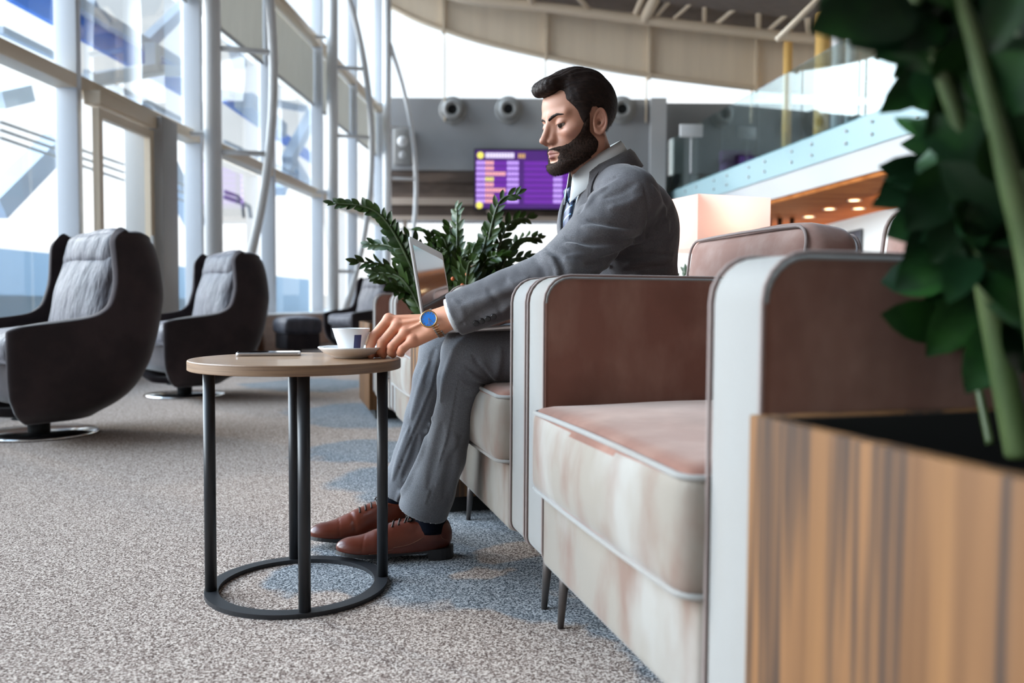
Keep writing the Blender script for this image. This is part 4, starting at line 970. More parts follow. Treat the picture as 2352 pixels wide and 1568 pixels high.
def hand_sdf(p):
    d = None
    for nm, (J, R_) in FING.items():
        f_ = None
        for k in range(3):
            c_ = sd_cone(p, J[k], J[k+1], R_[k], R_[k+1])
            if k == 1: c_ = smin(c_, sd_ell(p, J[1], (R_[1] * 1.06,) * 3), .002)     # knuckle bulge
            f_ = c_ if f_ is None else smin(f_, c_, .002)
        d = f_ if d is None else smin(d, f_, .0016)
    palm = None
    for k, nm in enumerate(('index', 'middle', 'ring', 'pinky')):
        J = FING[nm][0][0]; w0 = WR + (J - FING['middle'][0][0]) * .35
        c_ = sd_cone(p, w0 + np.array([0, .004, -.004]), J + np.array([.004, .002, -.003]), .0165, .0128); palm = c_ if palm is None else smin(palm, c_, .010)
        kn = sd_ell(p, J + np.array([0, -.002, .002]), (.0118, .0112, .0118)); palm = smin(palm, kn, .006)
    palm = smin(palm, sd_cone(p, WR + np.array([-.02, .015, -.012]), FING['thumb'][0][0], .018, .017), .012)
    d = smin(d, palm, .0065)
    fo = np.minimum(sd_cone(p, WR + np.array([.004, .008, .004]), FA + np.array([.02, .008, .0]), .0245, .029), 9)
    fo = smin(fo, sd_cone(p, WR + np.array([.004, -.004, -.006]), FA + np.array([.02, -.006, -.006]), .0225, .029), .012)
    d = smin(d, fo, .014)
    # ulna head at the wrist, tendons
    d = smin(d, sd_ell(p, WR + np.array([.022, -.026, -.010]), (.010, .008, .009)), .008)
    for nm in ('index', 'middle', 'ring'):
        J = FING[nm][0][0]; d = smin(d, sd_cone(p, WR + (J - WR) * .25 + np.array([0, -.012, .008]), J + np.array([.004, -.008, .006]), .0022, .0026), .007)
    return d
FH = [(pw(1165, 739, 2.040), pw(1120, 739, 2.010), .022, .016), (pw(1120, 739, 2.010), pw(1088, 743, 1.970), .009, .008), (pw(1124, 738, 2.030), pw(1086, 739, 1.995), .009, .008), (pw(1128, 737, 2.050), pw(1090, 735, 2.025), .009, .008),
      (pw(1132, 737, 2.065), pw(1100, 735, 2.055), .0085, .007), (pw(1150, 742, 2.000), pw(1122, 749, 1.960), .011, .009), (pw(1165, 739, 2.040), pw(1240, 717, 2.110), .024, .028)]
def farhand(p):
    d = None
    for a, b_, ra, rb in FH:
        c_ = sd_cone(p, a, b_, ra, rb); d = c_ if d is None else smin(d, c_, .004)
    return d
def hand_color(v):
    c = np.repeat(np.array([[.63, .285, .17]]), len(v), 0)
    for nm, (J, R_) in FING.items():
        for k, w_ in ((0, .014), (1, .011), (3, .010)):
            g = np.exp(-((v - J[k]) ** 2).sum(1) / w_ ** 2)[:, None] * .5; c = c * (1 - g) + np.array([.56, .19, .13]) * g
    return c
man = empty('person', (.3, 2.17, 0), 0, 'bearded man in grey suit seated in armchair, reaching for the coffee saucer', 'person')
MO = Vector(man.location)
def pchild(o, par=None):
    o.parent = par or man
    if par is None: o.location = o.location - MO
    return o
# one continuous body mesh: head, neck, trunk core, arms, hands, legs
parts_ = []
hl_ = polymesh(headneck, (.0, 1.88, .93), (.36, 2.24, 1.28), .0020)
parts_.append((hl_[0], hl_[1], skin_color(hl_[0])))
hd = polymesh(hand_sdf, (-.36, 1.80, .50), (-.02, 1.98, .70), .0016); parts_.append((hd[0], hd[1], hand_color(hd[0])))
h2_ = polymesh(farhand, (-.14, 1.90, .54), (.12, 2.20, .68), .003); parts_.append((h2_[0], h2_[1], np.repeat(np.array([[.50, .25, .17]]), len(h2_[0]), 0)))
SH = np.array(P(1440, 456, 1.955)); EL = np.array(P(1290, 628, 1.865)); CW = np.array(P(1044, 722, 1.885))
SHf = np.array([.21, 2.31, .895]); ELf = np.array([.17, 2.42, .66]); WRf = np.array(P(1235, 722, 2.2))
HIn, HIf = np.array([.31, 2.07, .525]), np.array([.29, 2.26, .525])
KNn, KNf = np.array(P(1078, 812, 1.985)), np.array(P(1020, 806, 2.19))
ANn, ANf = np.array(P(985, 1195, 2.09)), np.array(P(905, 1150, 2.25))
def PP0(x, y, D): return np.array(P(x, y, D), np.float32)
def core(p):
    d = sd_cone(p, (.285, 2.16, .62), (.255, 2.12, .86), .085, .10)
    for a, b_, r1, r2 in ((SH, EL, .04, .034), (EL, FA, .034, .024), (SHf, ELf, .04, .034), (ELf, WRf, .034, .024), (HIn, KNn, .06, .045), (HIf, KNf, .06, .045), (KNn, PP0(1045, 955, 2.02), .03, .028), (KNf, PP0(975, 955, 2.23), .03, .028), (SH, SHf, .04, .04), (NB, (.25, 2.12, .86), .06, .08)):
        d = smin(d, sd_cone(p, a, b_, r1, r2), .02)
    return d
cr2 = polymesh(core, (-.40, 1.80, .02), (.46, 2.52, 1.04), .010); parts_.append((cr2[0], cr2[1], np.repeat(SK[None], len(cr2[0]), 0)))
VV = np.concatenate([a for a, _, _ in parts_]); off_ = np.cumsum([0] + [len(a) for a, _, _ in parts_])[:-1]
FF = np.concatenate([b_ + o for (_, b_, _), o in zip(parts_, off_)]); CC = np.concatenate([c for _, _, c in parts_])
me = bpy.data.meshes.new('body'); VV = VV - np.array(MO); me.vertices.add(len(VV)); me.vertices.foreach_set('co', VV.astype(np.float32).ravel())
me.loops.add(len(FF) * 4); me.loops.foreach_set('vertex_index', FF.astype(np.int32).ravel()); me.polygons.add(len(FF))
me.polygons.foreach_set('loop_start', np.arange(0, len(FF) * 4, 4, dtype=np.int32)); me.polygons.foreach_set('loop_total', np.full(len(FF), 4, np.int32)); me.update(calc_edges=True)
me.polygons.foreach_set('use_smooth', [True] * len(FF)); me.materials.append(m_skin)
at = me.color_attributes.new('Col', 'FLOAT_COLOR', 'POINT'); at.data.foreach_set('color', np.concatenate([CC, np.ones((len(CC), 1))], 1).astype(np.float32).ravel())
body = link(bpy.data.objects.new('body', me), man)
def man_obj(name, fn, lo, hi, h, mt, par=None):
    o = sdf_obj(name, fn, lo, hi, h, mt); return fix(o, par)
def fix(o, par=None):
    """move a world-space mesh under the man"""
    if o.type == 'MESH': o.data.transform(Matrix.Translation(-MO))
    o.parent = par or man; return o
# hair and beard
m_hair = mat('dark_brown_hair', (.010, .006, .005), .6, spec=.16, noise=[(140, (.024, .013, .009), .35, .75, (.35, 1.2, 1.2))], bump=[(220, .7, .002, (.3, 1.3, 1.3))])
m_beard = mat('brown_beard', (.018, .011, .008), .75, spec=.12, noise=[(260, (.060, .034, .024), .40, .75, None)], bump=[(420, .9, .002, None)])
def hs(fn): return lambda p: fn(w2h(p).astype(np.float32)) * HS
hair = man_obj('hair', hs(hair_sdf), (.0, 1.88, 1.0), (.32, 2.20, 1.28), .0020, m_hair)
beard = man_obj('beard', hs(beard_sdf), (.03, 1.88, .92), (.28, 2.18, 1.14), .0020, m_beard)
def strands(o, fn, flow, count, ln, wd_, m_, seed, name, stick=.10):
    """fine short hairs rooted on a hair surface, one mesh"""
    rs = np.random.RandomState(seed); me_ = o.data; n_ = len(me_.vertices); co = np.zeros(n_ * 3, np.float32); me_.vertices.foreach_get('co', co); co = co.reshape(-1, 3) + np.array(MO)
    no = np.zeros(n_ * 3, np.float32); me_.vertices.foreach_get('normal', no); no = no.reshape(-1, 3)
    q = w2h(co.astype(np.float32)); ok = np.where(fn(q) > -.15)[0]; ids = rs.choice(ok, count); p = co[ids]; nn_ = no[ids]; qq = q[ids]
    nh = nn_ @ HR; dl = flow(qq, nh); dl = dl - nh * (dl * nh).sum(1)[:, None] * .85; dl = dl / np.linalg.norm(dl, axis=1)[:, None] + nh * stick + rs.randn(count, 3) * .16; dl /= np.linalg.norm(dl, axis=1)[:, None]; dw = dl @ HR.T
    L = ln * (.6 + .8 * rs.rand(count))[:, None]; side = np.cross(dw, nn_); side /= (np.linalg.norm(side, axis=1)[:, None] + 1e-6)
    a = p - nn_ * .001 - side * wd_ / 2; b_ = p - nn_ * .001 + side * wd_ / 2; c = p + dw * L
    V = np.stack([a, b_, c], 1).reshape(-1, 3) - np.array(MO)
    m2 = bpy.data.meshes.new(name); m2.vertices.add(len(V)); m2.vertices.foreach_set('co', V.astype(np.float32).ravel())
    m2.loops.add(count * 3); m2.loops.foreach_set('vertex_index', np.arange(count * 3, dtype=np.int32)); m2.polygons.add(count)
    m2.polygons.foreach_set('loop_start', np.arange(0, count * 3, 3, dtype=np.int32)); m2.polygons.foreach_set('loop_total', np.full(count, 3, np.int32)); m2.update(calc_edges=True); m2.materials.append(m_)
    s_ = link(bpy.data.objects.new(name, m2), o); s_['kind'] = 'stuff'; return s_
def fl_hair(q, n_):
    top = sstep(q[:, 2], .075, .10)[:, None]
    side = np.array([[-.45, 0, -.8]]) + n_ * .35; t_ = np.array([[.9, 0, -.1]]) * np.sign(q[:, :1] - .0) * 1.0; t_ = np.where(q[:, :1] > -.02, np.array([[.9, .1, .05]]), np.array([[-.8, 0, -.4]])) + n_ * .25
    return side * (1 - top) + t_ * top
def fl_beard(q, n_): return np.array([[.25, 0, -.75]]) + n_ * .55
strands(hair, hair_t, fl_hair, 9000, .008, .0006, m_hair, 1, 'fine_hairs')
strands(beard, beard_t, fl_beard, 12000, .0055, .0005, m_beard, 2, 'fine_hairs', .45)
# eyes and brows
m_eye = mat('eye_white', (.33, .28, .25), .35, spec=.3); m_iris = mat('iris_brown', (.020, .011, .007), .3, spec=.4)
for s_ in (1, -1):
    c = h2w((.0748, s_ * .031, .0086)); R_ = .0122 * HS
    e_ = MB(); prof_e = [(.00005 + math.sin(math.pi * k / 14) * R_, -math.cos(math.pi * k / 14) * R_) for k in range(15)]
    eo = MB().lathe(prof_e, 24, M=Matrix.Translation(Vector(c))).build('eye', m_eye, None, True); fix(eo)
    g_ = (hf * .84 - hu * .24 + hl * .34).normalized(); Q = g_.to_track_quat('Z', 'Y').to_matrix().to_4x4()
    io = MB().lathe([(.0001 + math.sin(math.radians(k * 6)) * R_ * 1.015, math.cos(math.radians(k * 6)) * R_ * 1.015) for k in range(6)], 24, M=Matrix.Translation(Vector(c)) @ Q).build('iris', m_iris, None, True); fix(io, eo)
def brow(q):
    y, z = np.abs(q[:, 1]), q[:, 2]; d = np.full(len(q), 9., np.float32); pl_ = [(.0085, .0225, .0026), (.020, .0275, .0032), (.034, .0305, .0028), (.0500, .0270, .0010)]
    for (y0, z0, r0_), (y1, z1, r1_) in zip(pl_, pl_[1:]):
        h = np.clip(((y - y0) * (y1 - y0) + (z - z0) * (z1 - z0)) / ((y1 - y0) ** 2 + (z1 - z0) ** 2), 0, 1)
        d = np.minimum(d, np.sqrt((y - y0 - h * (y1 - y0)) ** 2 + (z - z0 - h * (z1 - z0)) ** 2) - (r0_ + h * (r1_ - r0_)))
    d = np.where(q[:, 0] < .045, 9., d); t_ = np.interp(d, [-.003, 0, .002], [1, 0, -1]); return head_sdf(q) - np.interp(t_, [-1, 0, 1], [-.003, .0003, .0015]) + .0004 * nz(q, 900, 4)
eb = man_obj('eyebrows', hs(brow), (.03, 1.9, 1.04), (.22, 2.15, 1.17), .0018, m_hair)
# upper lashes line
# ---- clothing
_t = NB + (NT - NB) * .42; nc = Vector((_t[0], _t[1], NB[2] + .004))
m_suit = mat('grey_wool', (.098, .094, .100), .85, sheen=.35, spec=.15, noise=[(420, (.165, .158, .165), .35, .7, None), (8, (.086, .082, .088), .45, .7, None)], bump=[(500, .25, .0008, None), (10, .25, .01, (1, 1, 1.4))])
m_shirt = mat('white_shirt', (.72, .76, .78), .7, sheen=.2); m_tiem = mat('navy_tie', (.012, .022, .07), .5, sheen=.2)
TR_ = np.array([[math.cos(.2), 0, 0]])
bf = np.array([-.964, -.266, 0], np.float32); blf = np.array([.266, -.964, 0], np.float32)
Rt = np.stack([bf, blf, np.array([0, 0, 1], np.float32)], 1)          # torso axes: forward, left, up
lean = math.radians(14); bf2 = bf * math.cos(lean) - np.array([0, 0, 1]) * math.sin(lean); bu2 = bf * math.sin(lean) + np.array([0, 0, 1]) * math.cos(lean)
Rl = np.stack([bf2, blf, bu2], 1).astype(np.float32)
def torso(p, g=0):
    d = sd_ell(p, (.262, 2.13, .83), (.128 + g, .185 + g, .165 + g), Rl)
    d = smin(d, sd_ell(p, (.293, 2.165, .69), (.126 + g, .170 + g, .17 + g), Rt), .05)
    d = smin(d, sd_ell(p, (.305, 2.17, .55), (.140 + g, .185 + g, .105 + g), Rt), .05)
    d = smin(d, sd_cone(p, NB + np.array([.012, 0, -.018]), NB * .30 + SH * .70 + np.array([.0, 0, .012]), .052 + g, .056 + g), .04)
    d = smin(d, sd_cone(p, NB + np.array([.012, 0, -.018]), NB * .30 + SHf * .70 + np.array([0, 0, .012]), .052 + g, .056 + g), .04)
    d = smin(d, sd_ell(p, (.322, 2.13, .855), (.078 + g, .13 + g, .10 + g), Rl), .05)
    return d
def chain(fn, pl_, r_, amp, n_=5):
    """a crease laid on the cloth: measured points dropped on the surface along the sight line"""
    pts = []
    for (x0, y0), (x1, y1) in zip(pl_, pl_[1:]):
        for k in range(n_): pts.append((x0 + (x1 - x0) * k / n_, y0 + (y1 - y0) * k / n_))
    pts.append(pl_[-1]); out = []
    for x, y in pts:
        t_ = np.array(P(x, y, 1.5), np.float32); d_ = t_ - np.array(CAM, np.float32); d_ /= np.linalg.norm(d_); q = t_.copy()
        for _ in range(80):
            s_ = float(fn(q[None])[0])
            if s_ < .0005: break
            q = (q + d_ * max(s_ * .6, .0005)).astype(np.float32)
            if q[1] > 2.5: q = None; break
        if q is not None: out.append(q)
    return out, r_, amp
def crease(p, lst):
    o_ = np.zeros(len(p), np.float32)
    for pts, r_, amp in lst:
        if len(pts) < 2: continue
        lo_ = np.min(pts, 0) - 3 * r_; hi_ = np.max(pts, 0) + 3 * r_; m_ = ((p > lo_) & (p < hi_)).all(1)
        if not m_.any(): continue
        pm_ = p[m_]; d = np.full(len(pm_), 9., np.float32); L_ = len(pts) - 1
        for k in range(L_):
            a, b_ = pts[k], pts[k+1]; pa = pm_ - a; ba = b_ - a; h = np.clip(pa @ ba / max(float(ba @ ba), 1e-9), 0, 1); dd = np.sqrt(((pa - h[:, None] * ba) ** 2).sum(1))
            e_ = (k + h) / L_; fade = np.clip(np.minimum(e_, 1 - e_) * 5, .15, 1); dd = dd / np.sqrt(fade); d = np.minimum(d, dd)
        o_[m_] += 1.5 * amp * np.exp(-(d / r_) ** 2)
    return o_
def folds(p, lst):
    o_ = 0
    for a, b_, r_, amp in lst:
        dd = sd_cone(p, a, b_, 0, 0); o_ = o_ + amp * np.exp(-(dd / r_) ** 2)
    return o_
def sleeve(p):
    u = np.clip(((p - EL) @ (CW - EL)) / float((CW - EL) @ (CW - EL)), 0, 1.0)
    d = sd_cone(p, SH + np.array([.004, .01, 0]), EL, .077, .063)
    axis = (CW - EL) / np.linalg.norm(CW - EL)
    d2 = sd_cone(p, EL, CW + axis * .03, .062, .049)
    d2 = smax(d2, (p - CW) @ axis - .003, .004)
    d = smin(d, d2, .022)
    hollow = np.maximum(sd_cone(p, CW - axis * .02, CW + axis * .05, .043, .044), -(p - CW + axis * .03) @ axis)
    return smax(d, -hollow, .003)
def sleeve_far(p):
    return smin(sd_cone(p, SHf, ELf, .078, .062), sd_cone(p, ELf, WRf, .060, .046), .02)
# jacket opening: line down the chest
def vee(p):
    """<0 inside the open front (neck to button)"""
    q = p - np.array([.262, 2.12, .83], np.float32); f_ = q @ bf; l_ = q @ blf; z = p[:, 2]
    half = np.interp(z, [.70, .78, .86, .92, .96, 1.0], [-.005, .018, .046, .062, .066, .066])
    return np.maximum(np.abs(l_) - half, np.maximum(-(f_ - .00), .70 - z))
def jbase(p):
    d = torso(p, .004); d = smin(d, sleeve(p), .022); return smin(d, sleeve_far(p), .022)
SF = [chain(jbase, pl_, r_, a_) for pl_, r_, a_ in (
    ([(1331, 488), (1345, 455), (1372, 425), (1414, 409)], .0075, -.007), ([(1345, 478), (1362, 450), (1392, 430)], .007, .005),
    ([(1352, 505), (1398, 515), (1462, 524)], .006, -.0075), ([(1340, 522), (1400, 531), (1470, 536)], .009, .007), ([(1300, 545), (1340, 558), (1420, 556), (1470, 548)], .007, -.006), ([(1300, 560), (1360, 575), (1430, 570)], .009, .006),
    ([(1331, 612), (1398, 592), (1462, 567), (1544, 545)], .006, -.0065), ([(1300, 590), (1380, 583), (1450, 556), (1500, 545)], .009, .004), ([(1440, 594), (1490, 586), (1544, 584)], .006, -.006), ([(1440, 606), (1490, 598), (1544, 596)], .008, .006), ([(1430, 622), (1490, 616), (1544, 612)], .006, -.005), ([(1450, 634), (1544, 628)], .007, .005),
    ([(1240, 578), (1266, 592), (1279, 618), (1281, 640)], .0050, .0080), ([(1253, 570), (1280, 586), (1293, 612), (1294, 640)], .0050, -.0065), ([(1295, 600), (1350, 615), (1400, 612)], .010, .005), ([(1225, 590), (1245, 612), (1252, 640)], .008, -.003),
    ([(1041, 688), (1062, 712), (1070, 745)], .008, .003), ([(1064, 742), (1100, 722), (1150, 692), (1200, 672)], .010, -.0045), ([(1060, 705), (1110, 690), (1160, 668), (1210, 640)], .012, .0045), ([(1110, 735), (1150, 715), (1170, 705)], .008, .004), ([(1120, 662), (1140, 690), (1150, 720)], .007, -.003), ([(1170, 640), (1190, 668), (1200, 690)], .007, .003),
    ([(1478, 425), (1490, 470), (1487, 525), (1478, 560)], .0035, -.004), ([(1405, 368), (1440, 372), (1470, 392)], .0035, -.002), ([(1500, 430), (1525, 480), (1535, 530)], .012, .004), ([(1505, 520), (1530, 500), (1545, 470)], .008, -.004),
    ([(1400, 480), (1440, 470), (1475, 450)], .010, .004), ([(1390, 455), (1430, 440), (1460, 420)], .008, -.003))]
def jacket(p):
    d = jbase(p) - crease(p, SF) - .0016 * nz(p, 38, 11) - .0008 * nz(p, 90, 12)
    d = np.where((p[:, 0] < 0.6), d, d)
    nk = sd_cone(p, np.array(nc, np.float32) + np.array([.004, 0, .035]), NT, .070, .074); d = smax(d, -nk, .004)
    return smax(d, -vee(p), .003)
jk = man_obj('jacket', jacket, (-.22, 1.72, .44), (.50, 2.54, 1.06), .0040, m_suit)
def shirt(p):
    d = torso(p, -.004); d = smin(d, sd_cone(p, NB + np.array([0, 0, -.01]), NB + np.array([-.01, -.002, .03]), .060, .058), .02)
    return np.maximum(d, .60 - p[:, 2])
sh_ = man_obj('shirt', shirt, (.08, 1.9, .58), (.46, 2.36, 1.03), .006, m_shirt)
# shirt collar: folded band round the neck
nax = Vector(NT - NB).normalized(); 
def ring(cen, R_, tilt, zo, n_=48, gap=.0, wf=0):
    """points of a ring about the neck; angle 0 = front"""
    ax = Vector(bf); ly = Vector(blf); out = []
    for k in range(n_ + 1):
        a = -math.pi + 2 * math.pi * k / n_ if False else (gap + (2 * math.pi - 2 * gap) * k / n_)
        p = Vector(cen) + ax * math.cos(a) * (R_ + wf * 0) + ly * math.sin(a) * R_ + Vector((0, 0, zo - tilt * math.cos(a)))
        out.append(p)
    return out

rows = [ring(nc + Vector((-.004, -.001, 0)), .0585, .036, .062, gap=.20), ring(nc + Vector((-.003, -.001, 0)), .0620, .037, .071, gap=.20), ring(nc + Vector((0, 0, 0)), .0660, .038, .062, gap=.22), ring(nc + Vector((.006, .001, 0)), .0790, .050, .014, gap=.26)]
V = [p for r_ in rows for p in r_]; W = 49
# collar points dip at the front
for k in range(W):
    a = .26 + (2 * math.pi - .52) * k / 48; w_ = max(0, math.cos(a)) ** 6
    V[3 * W + k] = V[3 * W + k] + Vector((0, 0, -.020 * w_)) + Vector(bf) * .006 * w_
Fq = [(i * W + j, i * W + j + 1, (i + 1) * W + j + 1, (i + 1) * W + j) for i in range(3) for j in range(W - 1)]
co_ = mesh_obj('collar', V, Fq, m_shirt, None, True); md = co_.modifiers.new('s', 'SOLIDIFY'); md.thickness = .0025; fix(co_, sh_)
# lay strips on the chest surface by marching along a direction
def onto(fn, p, d, back=.12, steps=60):
    p = np.array(p, np.float32); d = np.array(d, np.float32); d = d / np.linalg.norm(d); q = p - d * back
    for _ in range(steps):
        s_ = float(fn(q[None].astype(np.float32))[0])
        if s_ < .0003: break
        q = q + d * max(s_ * .7, .0004)
    return q
m_str = bpy.data.materials.new('striped_tie'); m_str.use_nodes = True; n3 = m_str.node_tree; b3 = n3.nodes['Principled BSDF']; b3.inputs['Roughness'].default_value = .45
uvn = n3.nodes.new('ShaderNodeVertexColor'); uvn.layer_name = 'Col'; sx3 = n3.nodes.new('ShaderNodeSeparateColor'); n3.links.new(uvn.outputs[0], sx3.inputs[0])
ad = n3.nodes.new('ShaderNodeMath'); ad.operation = 'MULTIPLY_ADD'; ad.inputs[1].default_value = .55; n3.links.new(sx3.outputs[0], ad.inputs[0]); n3.links.new(sx3.outputs[1], ad.inputs[2])
ml3 = n3.nodes.new('ShaderNodeMath'); ml3.operation = 'MULTIPLY'; ml3.inputs[1].default_value = 11.0; n3.links.new(ad.outputs[0], ml3.inputs[0])
fr3 = n3.nodes.new('ShaderNodeMath'); fr3.operation = 'FRACT'; n3.links.new(ml3.outputs[0], fr3.inputs[0]); r3 = n3.nodes.new('ShaderNodeValToRGB'); r3.color_ramp.interpolation = 'CONSTANT'
el = r3.color_ramp.elements; el[0].position = 0; el[0].color = (.012, .024, .075, 1); el[1].position = .62; el[1].color = (.28, .48, .75, 1); q = el.new(.80); q.color = (.012, .024, .075, 1)
n3.links.new(fr3.outputs[0], r3.inputs[0]); n3.links.new(r3.outputs[0], b3.inputs['Base Color'])
def strip(name, fn, centre, widths, mt, raise_=.004, nx=7, crown=.004, par=None, dirv=None):
    V = []; cols = []; L_ = 0; n_ = len(centre)
    for i, c in enumerate(centre):
        if i: L_ += (Vector(centre[i]) - Vector(centre[i-1])).length
        for k in range(nx):
            t_ = 2 * k / (nx - 1) - 1; p = Vector(c) + Vector(blf) * widths[i] / 2 * t_
            q = Vector(onto(fn, p, -np.array(dirv if dirv is not None else bf))); V.append(q + Vector(bf) * (raise_ + crown * (1 - t_ * t_))); cols.append((t_ * .5 + .5, 0, 0)); cols[-1] = ((t_ * .5 + .5) * widths[i] * 4, L_ * 4, 0)
    Fq = [(i*nx+j, i*nx+j+1, (i+1)*nx+j+1, (i+1)*nx+j) for i in range(n_-1) for j in range(nx-1)]
    o = mesh_obj(name, V, Fq, mt, None, True); at_ = o.data.color_attributes.new('Col', 'FLOAT_COLOR', 'POINT')
    for i, c in enumerate(cols): at_.data[i].color = (*c, 1)
    md = o.modifiers.new('s', 'SOLIDIFY'); md.thickness = .003; return fix(o, par)
def shirtd(p): return np.minimum(torso(p, -.004), sd_cone(p, NB + np.array([0, 0, -.01]), NB + np.array([-.01, -.002, .03]), .060, .058))
zt_ = np.linspace(.915, .66, 18); tc_ = [Vector((.262, 2.12, z)) + Vector(bf) * (.14) for z in zt_]
ti = strip('tie', shirtd, tc_, [.034 + .030 * min(1, k / 14) for k in range(18)], m_str, .007, par=None)
kn_c = Vector(onto(shirtd, Vector((.262, 2.12, .925)) + Vector(bf) * .1, -bf)) + Vector(bf) * .012
V, Fc = puff((.028, .044, .040), .012, (0, 0, 0), 10)
ko = MB().add([Matrix(Rl.tolist()).to_3x3() @ Vector((p.x, p.y * (1 + p.z * 9), p.z)) + kn_c for p in V], Fc).build('knot', m_str, None, True)
at_ = ko.data.color_attributes.new('Col', 'FLOAT_COLOR', 'POINT')
for i, v_ in enumerate(ko.data.vertices): at_.data[i].color = ((v_.co - kn_c).dot(Vector(blf)) * 4 + .1, (kn_c.z - v_.co.z) * 4 + .02, 0, 1)
fix(ko, ti)
# lapels and jacket collar following the opening
def jsurf(p): return torso(p, .004)
for sg in (1, -1):
    V = []; zs_ = np.linspace(.985, .72, 26)
    for z in zs_:
        half = np.interp(z, [.70, .78, .86, .92, .96, 1.0], [-.001, .018, .046, .062, .066, .066]); wl_ = np.interp(z, [.70, .76, .855, .87, .90, .93, .985], [.004, .035, .078, .060, .052, .046, .040])
        for k in range(6):
            t_ = k / 5; l_ = half + wl_ * t_ - .002
            p = np.array([.262, 2.12, z]) + blf * sg * l_ + bf * .10; q = onto(jsurf, p, -bf, .06)
            V.append(Vector(q) + Vector(bf) * (.003 + .007 * (1 - abs(2 * t_ - .7)) * (t_ < .95)) + Vector((0, 0, .0)))
    Fq = [(i*6+j, i*6+j+1, (i+1)*6+j+1, (i+1)*6+j) for i in range(25) for j in range(5)]
    o = mesh_obj('lapel', V, Fq, m_suit, None, True); md = o.modifiers.new('s', 'SOLIDIFY'); md.thickness = .003; fix(o, jk)
rows = [ring(nc + Vector((.010, .002, 0)), .0700, .036, .044, gap=.85), ring(nc + Vector((.011, .002, 0)), .0735, .037, .050, gap=.85), ring(nc + Vector((.013, .003, 0)), .0790, .040, .040, gap=.85), ring(nc + Vector((.018, .004, 0)), .096, .054, -.006, gap=.80)]
V = [p for r_ in rows for p in r_]; Fq = [(i * W + j, i * W + j + 1, (i + 1) * W + j + 1, (i + 1) * W + j) for i in range(3) for j in range(W - 1)]
o = mesh_obj('jacket_collar', V, Fq, m_suit, None, True); md = o.modifiers.new('s', 'SOLIDIFY'); md.thickness = .004; fix(o, jk)
# cuff of the shirt and sleeve buttons
axis = Vector((CW - EL) / np.linalg.norm(CW - EL)); Qc = axis.to_track_quat('Z', 'Y').to_matrix().to_4x4()
fix(MB().lathe([(.0385, -.03), (.0400, .004), (.0405, .010), (.0385, .011), (.037, -.03)], 32, M=Matrix.Translation(Vector(CW)) @ Qc).build('shirt_cuff', m_shirt, None, True), sh_)
m_btn = mat('dark_button', (.012, .011, .012), .3)
def jksf(p): return jacket(p)
for k in range(4):
    tgt = P(1093 + 13.5 * k, 742 - 5.0 * k, 1.80); d_ = (Vector(tgt) - CAM).normalized(); q = Vector(onto(jksf, np.array(tgt), np.array(d_), .04))
    nrm = -d_; Qb = (nrm + Vector((0, 0, -.4))).normalized().to_track_quat('Z', 'Y').to_matrix().to_4x4()
    b_ = MB().lathe([(.0001, .0035), (.0055, .0035), (.0070, .0025), (.0072, 0), (.005, -.003)], 20, M=Matrix.Translation(q) @ Qb).build('button', m_btn, None, True); fix(b_, jk)
# trousers
m_trs = mat('grey_wool_trousers', (.100, .104, .116), .85, sheen=.4, spec=.15, noise=[(420, (.16, .165, .18), .35, .7, None)], bump=[(500, .25, .0008, None), (9, .3, .01, (1, 1, .5))])
def PP(x, y, D): return np.array(P(x, y, D), np.float32)
leg_n = [(HIn, .098), (KNn * .5 + HIn * .5, .086), (KNn, .066), (PP(1063, 872, 2.0), .060), (PP(1045, 955, 2.02), .049), (PP(1018, 1050, 2.05), .054), (PP(986, 1130, 2.07), .062), (PP(975, 1162, 2.08), .065)]
leg_f = [(HIf, .098), (KNf * .5 + HIf * .5, .085), (KNf, .064), (PP(1000, 872, 2.21), .058), (PP(975, 955, 2.23), .050), (PP(950, 1050, 2.25), .054), (PP(935, 1100, 2.26), .058), (PP(927, 1128, 2.26), .060)]
def legsd(p, L_, hem_n):
    d = None
    for (a, ra), (b_, rb) in zip(L_, L_[1:]):
        c_ = sd_cone(p, a, b_, ra, rb); d = c_ if d is None else smin(d, c_, .015)
    return d
def legcut(p, L_):
    a, b_ = np.array(L_[-2][0]), np.array(L_[-1][0]); n_ = (b_ - a) / np.linalg.norm(b_ - a) * .6 + np.array([-.22, 0, -.6]) * 1.0; n_ = n_ / np.linalg.norm(n_)
    return (p - (b_ + n_ * .018)) @ n_.astype(np.float32), n_
def trousers(p):
    out = None
    for L_ in (leg_n, leg_f):
        d = legsd(p, L_, 0); c_, n_ = legcut(p, L_); d = smax(d, c_, .003)
        hol = np.maximum(legsd(p, [(a, r_ - .011) for a, r_ in L_[-3:]] + [(L_[-1][0] + n_ * .05, L_[-1][1] - .010)], 0), -(c_ + .03)); d = smax(d, -hol, .002)
        out = d if out is None else smin(out, d, .006)
    out = smin(out, sd_ell(p, (.31, 2.165, .54), (.12, .18, .10), Rt), .03)
    return out
